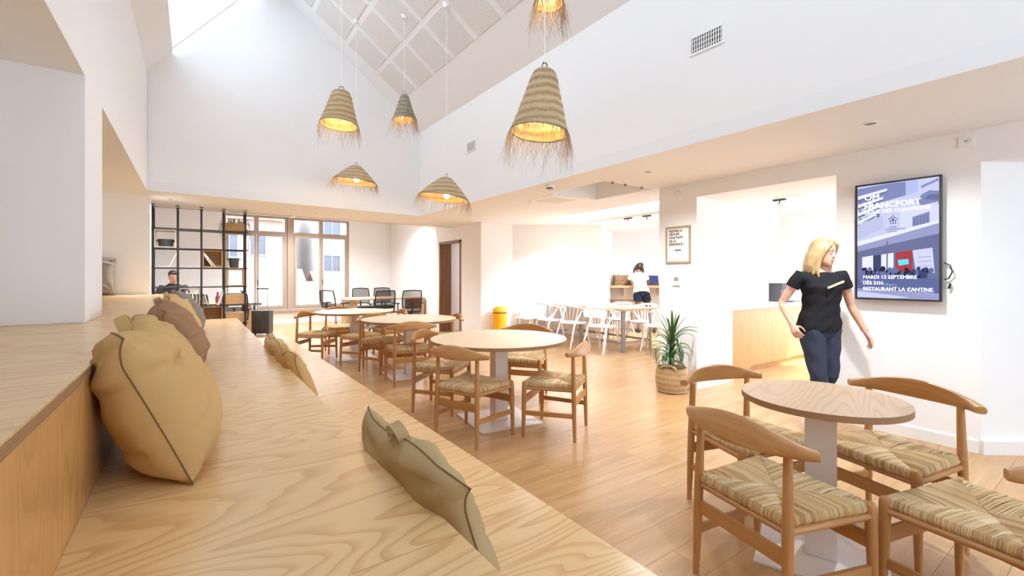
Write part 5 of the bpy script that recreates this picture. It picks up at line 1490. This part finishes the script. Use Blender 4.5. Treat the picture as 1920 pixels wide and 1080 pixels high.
blond = hair_mat('blond_hair', (.62, .44, .22, 1), (.36, .22, .09, 1)); dkh = hair_mat('dark_hair', (.035, .022, .016, 1), (.012, .008, .006, 1)); browm = plain('brow_brown', (.2, .12, .06, 1), .7)
blk = canvas('black_cotton', (.020, .020, .023, 1), (.012, .012, .014, 1)); navy = canvas('navy_cotton', (.045, .055, .085, 1), (.026, .032, .052, 1)); shoe = plain('black_shoe', (.03, .03, .032, 1), .5)
wht = canvas('white_cotton', (.80, .79, .77, 1), (.72, .71, .70, 1)); denim = canvas('dark_denim', (.018, .028, .05, 1), (.01, .015, .03, 1)); gry = canvas('charcoal_cotton', (.045, .042, .045, 1), (.028, .026, .028, 1))
# --- walking woman
J = dict(pelvis=(0, 0, .91), chest=(-.01, .015, 1.26), neck=(-.01, .0, 1.455), head=(-.015, .03, 1.588), headrot=(R(-8), R(-3), R(26)),
  shR=(.165, -.02, 1.385), elR=(.285, -.09, 1.13), wrR=(.315, .10, .955), shL=(-.185, .03, 1.385), elL=(-.285, .01, 1.11), wrL=(-.345, .10, .885),
  thR=(-.3, .9, .2), thL=(.3, .9, .2), hipR=(.085, .01, .90), knR=(.075, .10, .50), anR=(.05, .13, .085), toeR=(.06, .29, .03),
  hipL=(-.085, -.01, .90), knL=(-.07, .04, .495), anL=(-.05, -.25, .17), toeL=(-.06, -.13, .05))
w1, HM = person('person in black T-shirt and navy trousers walking past the wall screen', (4.40, 1.64, 0), R(146), .955, J, sk1, blond, blk, navy, shoe, .0075, sleeve=.42, face=(eyew, iris, lipm, browm))
h = MB()
rr = HM.to_3x3().to_4x4()
h.ball(HM @ Vector((0, -.025, .03)), (.086, .098, .102), 18, 12, rr)
rn = random.Random(2)
for k in range(26):
    a = R(-118) + R(236) * k / 25 + R(180)
    x0, y0 = .078 * math.sin(a) * -1, -.02 + .09 * math.cos(a)
    p0 = Vector((x0 * .9, y0 * .8, .05)); p1 = Vector((x0 * 1.12, y0 * 1.08, -.04)); p2 = Vector((x0 * 1.25 + rn.uniform(-.01, .01), y0 * 1.1, -.13)); p3 = Vector((x0 * 1.3 + rn.uniform(-.02, .02), y0 * 1.15 + rn.uniform(-.01, .01), -.21 + rn.uniform(-.03, .02)))
    h.tube([HM @ p for p in (p0, p1, p2, p3)], [.018, .020, .017, .006], 8)
for sx in (-1, 1):
    h.tube([HM @ Vector(p) for p in ((0, .05, .118), (sx * .045, .078, .085), (sx * .076, .06, .03), (sx * .088, .03, -.06), (sx * .095, .03, -.16), (sx * .085, .05, -.23))], [.016, .017, .017, .019, .017, .007], 8)
remeshed(h, 'hair', blond, w1, .0075, 2, .4)
s = MB(); s.slab([(-.125, .142, 1.325), (.035, .164, 1.268), (.040, .163, 1.283), (-.120, .141, 1.341)], (0, -.012, 0)); so = s.build('chest_strap', plain('beige_strap', (.55, .45, .33, 1), .7), w1); so['label'] = 'short beige strap across the chest'
MB().tube([(-.345 + .027 * math.cos(2 * PI * k / 20), .085 + .027 * math.sin(2 * PI * k / 20) , .905) for k in range(20)], .004, 6, closed=True).build('bracelet', M['metal_b'], w1, 60)
# --- woman at the bar shelf
J = dict(pelvis=(0, -.02, .92), chest=(0, .15, 1.23), neck=(.01, .26, 1.395), head=(.045, .345, 1.495), headrot=(R(-38), R(12), R(-12)),
  shR=(.165, .20, 1.33), elR=(.255, .30, 1.135), wrR=(.20, .50, 1.12), shL=(-.165, .20, 1.33), elL=(-.27, .30, 1.135), wrL=(-.16, .50, 1.12),
  thR=(-.8, .2, .3), thL=(.8, .2, .3), bkR=(0, 0, 1), bkL=(0, 0, 1), hipR=(.085, -.02, .90), knR=(.21, .07, .51), anR=(.27, -.12, .10), toeR=(.30, .03, .035),
  hipL=(-.085, -.02, .90), knL=(-.075, .0, .49), anL=(-.07, -.04, .085), toeL=(-.08, .12, .03))
pw = onwall(.58, .80, 0)
w2, HM = person('person in white T-shirt and dark shorts bending over the bar shelf, seen from behind', (pw.x, pw.y, 0), rb_, 1.0, J, sk2, dkh, wht, denim, shoe, .011, shorts=True, sleeve=.5, face=(eyew, iris, lipd, browm))
h = MB(); rr = HM.to_3x3().to_4x4()
h.ball(HM @ Vector((0, -.02, .03)), (.092, .105, .105), 16, 10, rr)
h.ball(HM @ Vector((.03, -.05, .085)), (.065, .065, .05), 12, 8, rr)
for sx in (-1, 1):
    for q in range(4): h.tube([HM @ Vector((sx * (.07 + .006 * q), -.05 + .02 * q, .03)), HM @ Vector((sx * (.095 + .005 * q), -.03 + .02 * q, -.05)), HM @ Vector((sx * .09, -.01 + .02 * q, -.16))], [.025, .027, .012], 8)
remeshed(h, 'hair', dkh, w2, .011, 1, .4, lambda v: v.normal * (.006 * math.sin(v.co.x * 160) * math.sin(v.co.z * 150)))
# --- man at the desk
J = dict(pelvis=(0, .0, .585), chest=(0, .03, .92), neck=(0, .05, 1.135), head=(0, .085, 1.27), headrot=(R(-20), 0, R(32)),
  shR=(.195, .06, 1.055), elR=(.26, .17, .83), wrR=(.13, .40, .805), shL=(-.195, .06, 1.055), elL=(-.26, .17, .83), wrL=(-.13, .40, .805),
  thR=(-.9, .2, .1), thL=(.9, .2, .1), bkR=(0, 0, 1), bkL=(0, 0, 1), curl=.3, hipR=(.09, .02, .575), knR=(.13, .46, .54), anR=(.13, .44, .085), toeR=(.14, .6, .03),
  hipL=(-.09, .02, .575), knL=(-.13, .46, .54), anL=(-.13, .40, .085), toeL=(-.14, .56, .03))
w3, HM = person('person with short dark hair in a charcoal T-shirt sitting at the desk behind the shelf', (-.33, 11.86, 0), R(172), 1.02, J, sk1, dkh, gry, navy, shoe, .011, male=True, sleeve=.6, face=(eyew, iris, lipm, plain('brow_dark', (.03, .02, .015, 1), .7)))
h = MB(); rr = HM.to_3x3().to_4x4()
h.ball(HM @ Vector((0, -.022, .05)), (.083, .092, .088), 16, 10, rr)
h.ball(HM @ Vector((0, .045, .098)), (.062, .045, .03), 12, 8, rr)
for q in range(7): h.ball(HM @ Vector((-.055 + .018 * q, .06 + .01 * math.sin(q), .105 + .008 * (q % 2))), (.022, .03, .02), 8, 6, rr)
remeshed(h, 'hair', dkh, w3, .011, 1, .4)

# ================================================================== OUTSIDE
ext = plaster('terrace_render', (.80, .79, .77, 1)); struct('ground', MB().box((-10, YF + .3, .1), (16, 17.6, .2)).box((-40, 17.8, -6.2), (60, 80, -6)), plain('terrace_slabs', (.7, .69, .67, 1), .8, var=.05))
pw_ = thing('parapet', 'white rendered terrace parapet outside the windows', 'parapet', (2, 17.6, .2))
MB().box((-10, -.1, 0), (12, .1, .86)).build('wall', ext, pw_)
MB().box((-10, -.14, .861), (12, .14, .91)).bevel(.01).build('coping', plain('coping', (.75, .74, .72, 1), .7), pw_)
roofm = plain('roof_tiles', (.42, .22, .14, 1), .8, var=.2, nscale=30)
shut = plain('grey_shutter', (.30, .31, .36, 1), .7); pane_d = plain('far_glass', (.12, .13, .17, 1), .15)
def house(label, x, y, w, d, z1, wall, wins, rz=0, roof='pitch'):
    r = thing('town_house', label, 'house', (x, y, -6), rz)
    H = z1 + 6
    MB().box((-w / 2, 0, 0), (w / 2, d, H)).build('wall', wall, r)
    if roof == 'pitch':
        m = MB(); m.slab([(-w / 2 - .3, -.3, H), (w / 2 + .3, -.3, H), (w / 2 + .3, d / 2, H + 1.3), (-w / 2 - .3, d / 2, H + 1.3)], (0, 0, .12)); m.slab([(-w / 2 - .3, d / 2, H + 1.3), (w / 2 + .3, d / 2, H + 1.3), (w / 2 + .3, d + .3, H), (-w / 2 - .3, d + .3, H)], (0, 0, .12)); m.build('roof', roofm, r)
    else:
        MB().box((-w / 2 - .1, -.1, H), (w / 2 + .1, d + .1, H + .25)).build('cornice', wall, r)
    for (wx, wz, ww, wh) in wins:
        wz += 6
        f = MB(); f.box((wx - ww / 2 - .08, -.06, wz - .08), (wx + ww / 2 + .08, -.001, wz)).box((wx - ww / 2 - .08, -.06, wz + wh), (wx + ww / 2 + .08, -.001, wz + wh + .08)).box((wx - ww / 2 - .08, -.06, wz), (wx - ww / 2, -.001, wz + wh)).box((wx + ww / 2, -.06, wz), (wx + ww / 2 + .08, -.001, wz + wh)).box((wx - .03, -.05, wz), (wx + .03, -.001, wz + wh))
        fo = f.build('window', shut, r); MB().box((wx - ww / 2, -.012, wz), (wx + ww / 2, -.002, wz + wh)).build('pane', pane_d, fo)
    return r
pinkw = plaster('pink_render', (.46, .33, .28, 1)); crm = plaster('cream_render', (.5, .45, .39, 1)); whw = plaster('pale_render', (.6, .58, .57, 1))
house('pinkish old house with several grey framed windows seen through the left window', 2.6, 36, 6.4, 8, 5.2, pinkw, [(-2.2, 2.6, .9, 1.5), (-.6, 2.6, .9, 1.5), (1.1, 2.8, .9, 1.4), (-1.9, .2, .8, 1.2), (.2, .1, 1.0, 1.3), (2.1, .4, .8, 1.2)])
h2 = house('low cream house with an orange tiled roof in front of the pink house', 1.6, 30.5, 8, 4, .35, crm, [(-1.8, -1.3, .8, 1.0), (1.2, -1.3, .8, 1.0)])
house('white house with dark cross barred windows seen through the right window', 10.8, 35, 7.0, 8, 7.5, whw, [(-2.4, .9, 1.1, 1.9), (-2.4, 4.2, 1.1, 1.6), (1.4, 1.4, 1.1, 1.9), (1.4, 4.4, 1.1, 1.6)], roof='flat')
house('low house with a tiled roof in front of the white house', 8.9, 30, 4.6, 4, .2, pinkw, [(-.8, -1.5, .8, 1.0), (1.0, -1.5, .8, 1.0)])
house('distant cream house at the left edge of the left window', -5.5, 40, 8.0, 8, 4.0, crm, [(-2, 1.2, 1, 1.5), (.6, 1.2, 1, 1.5), (2.8, 1.2, 1, 1.5)])
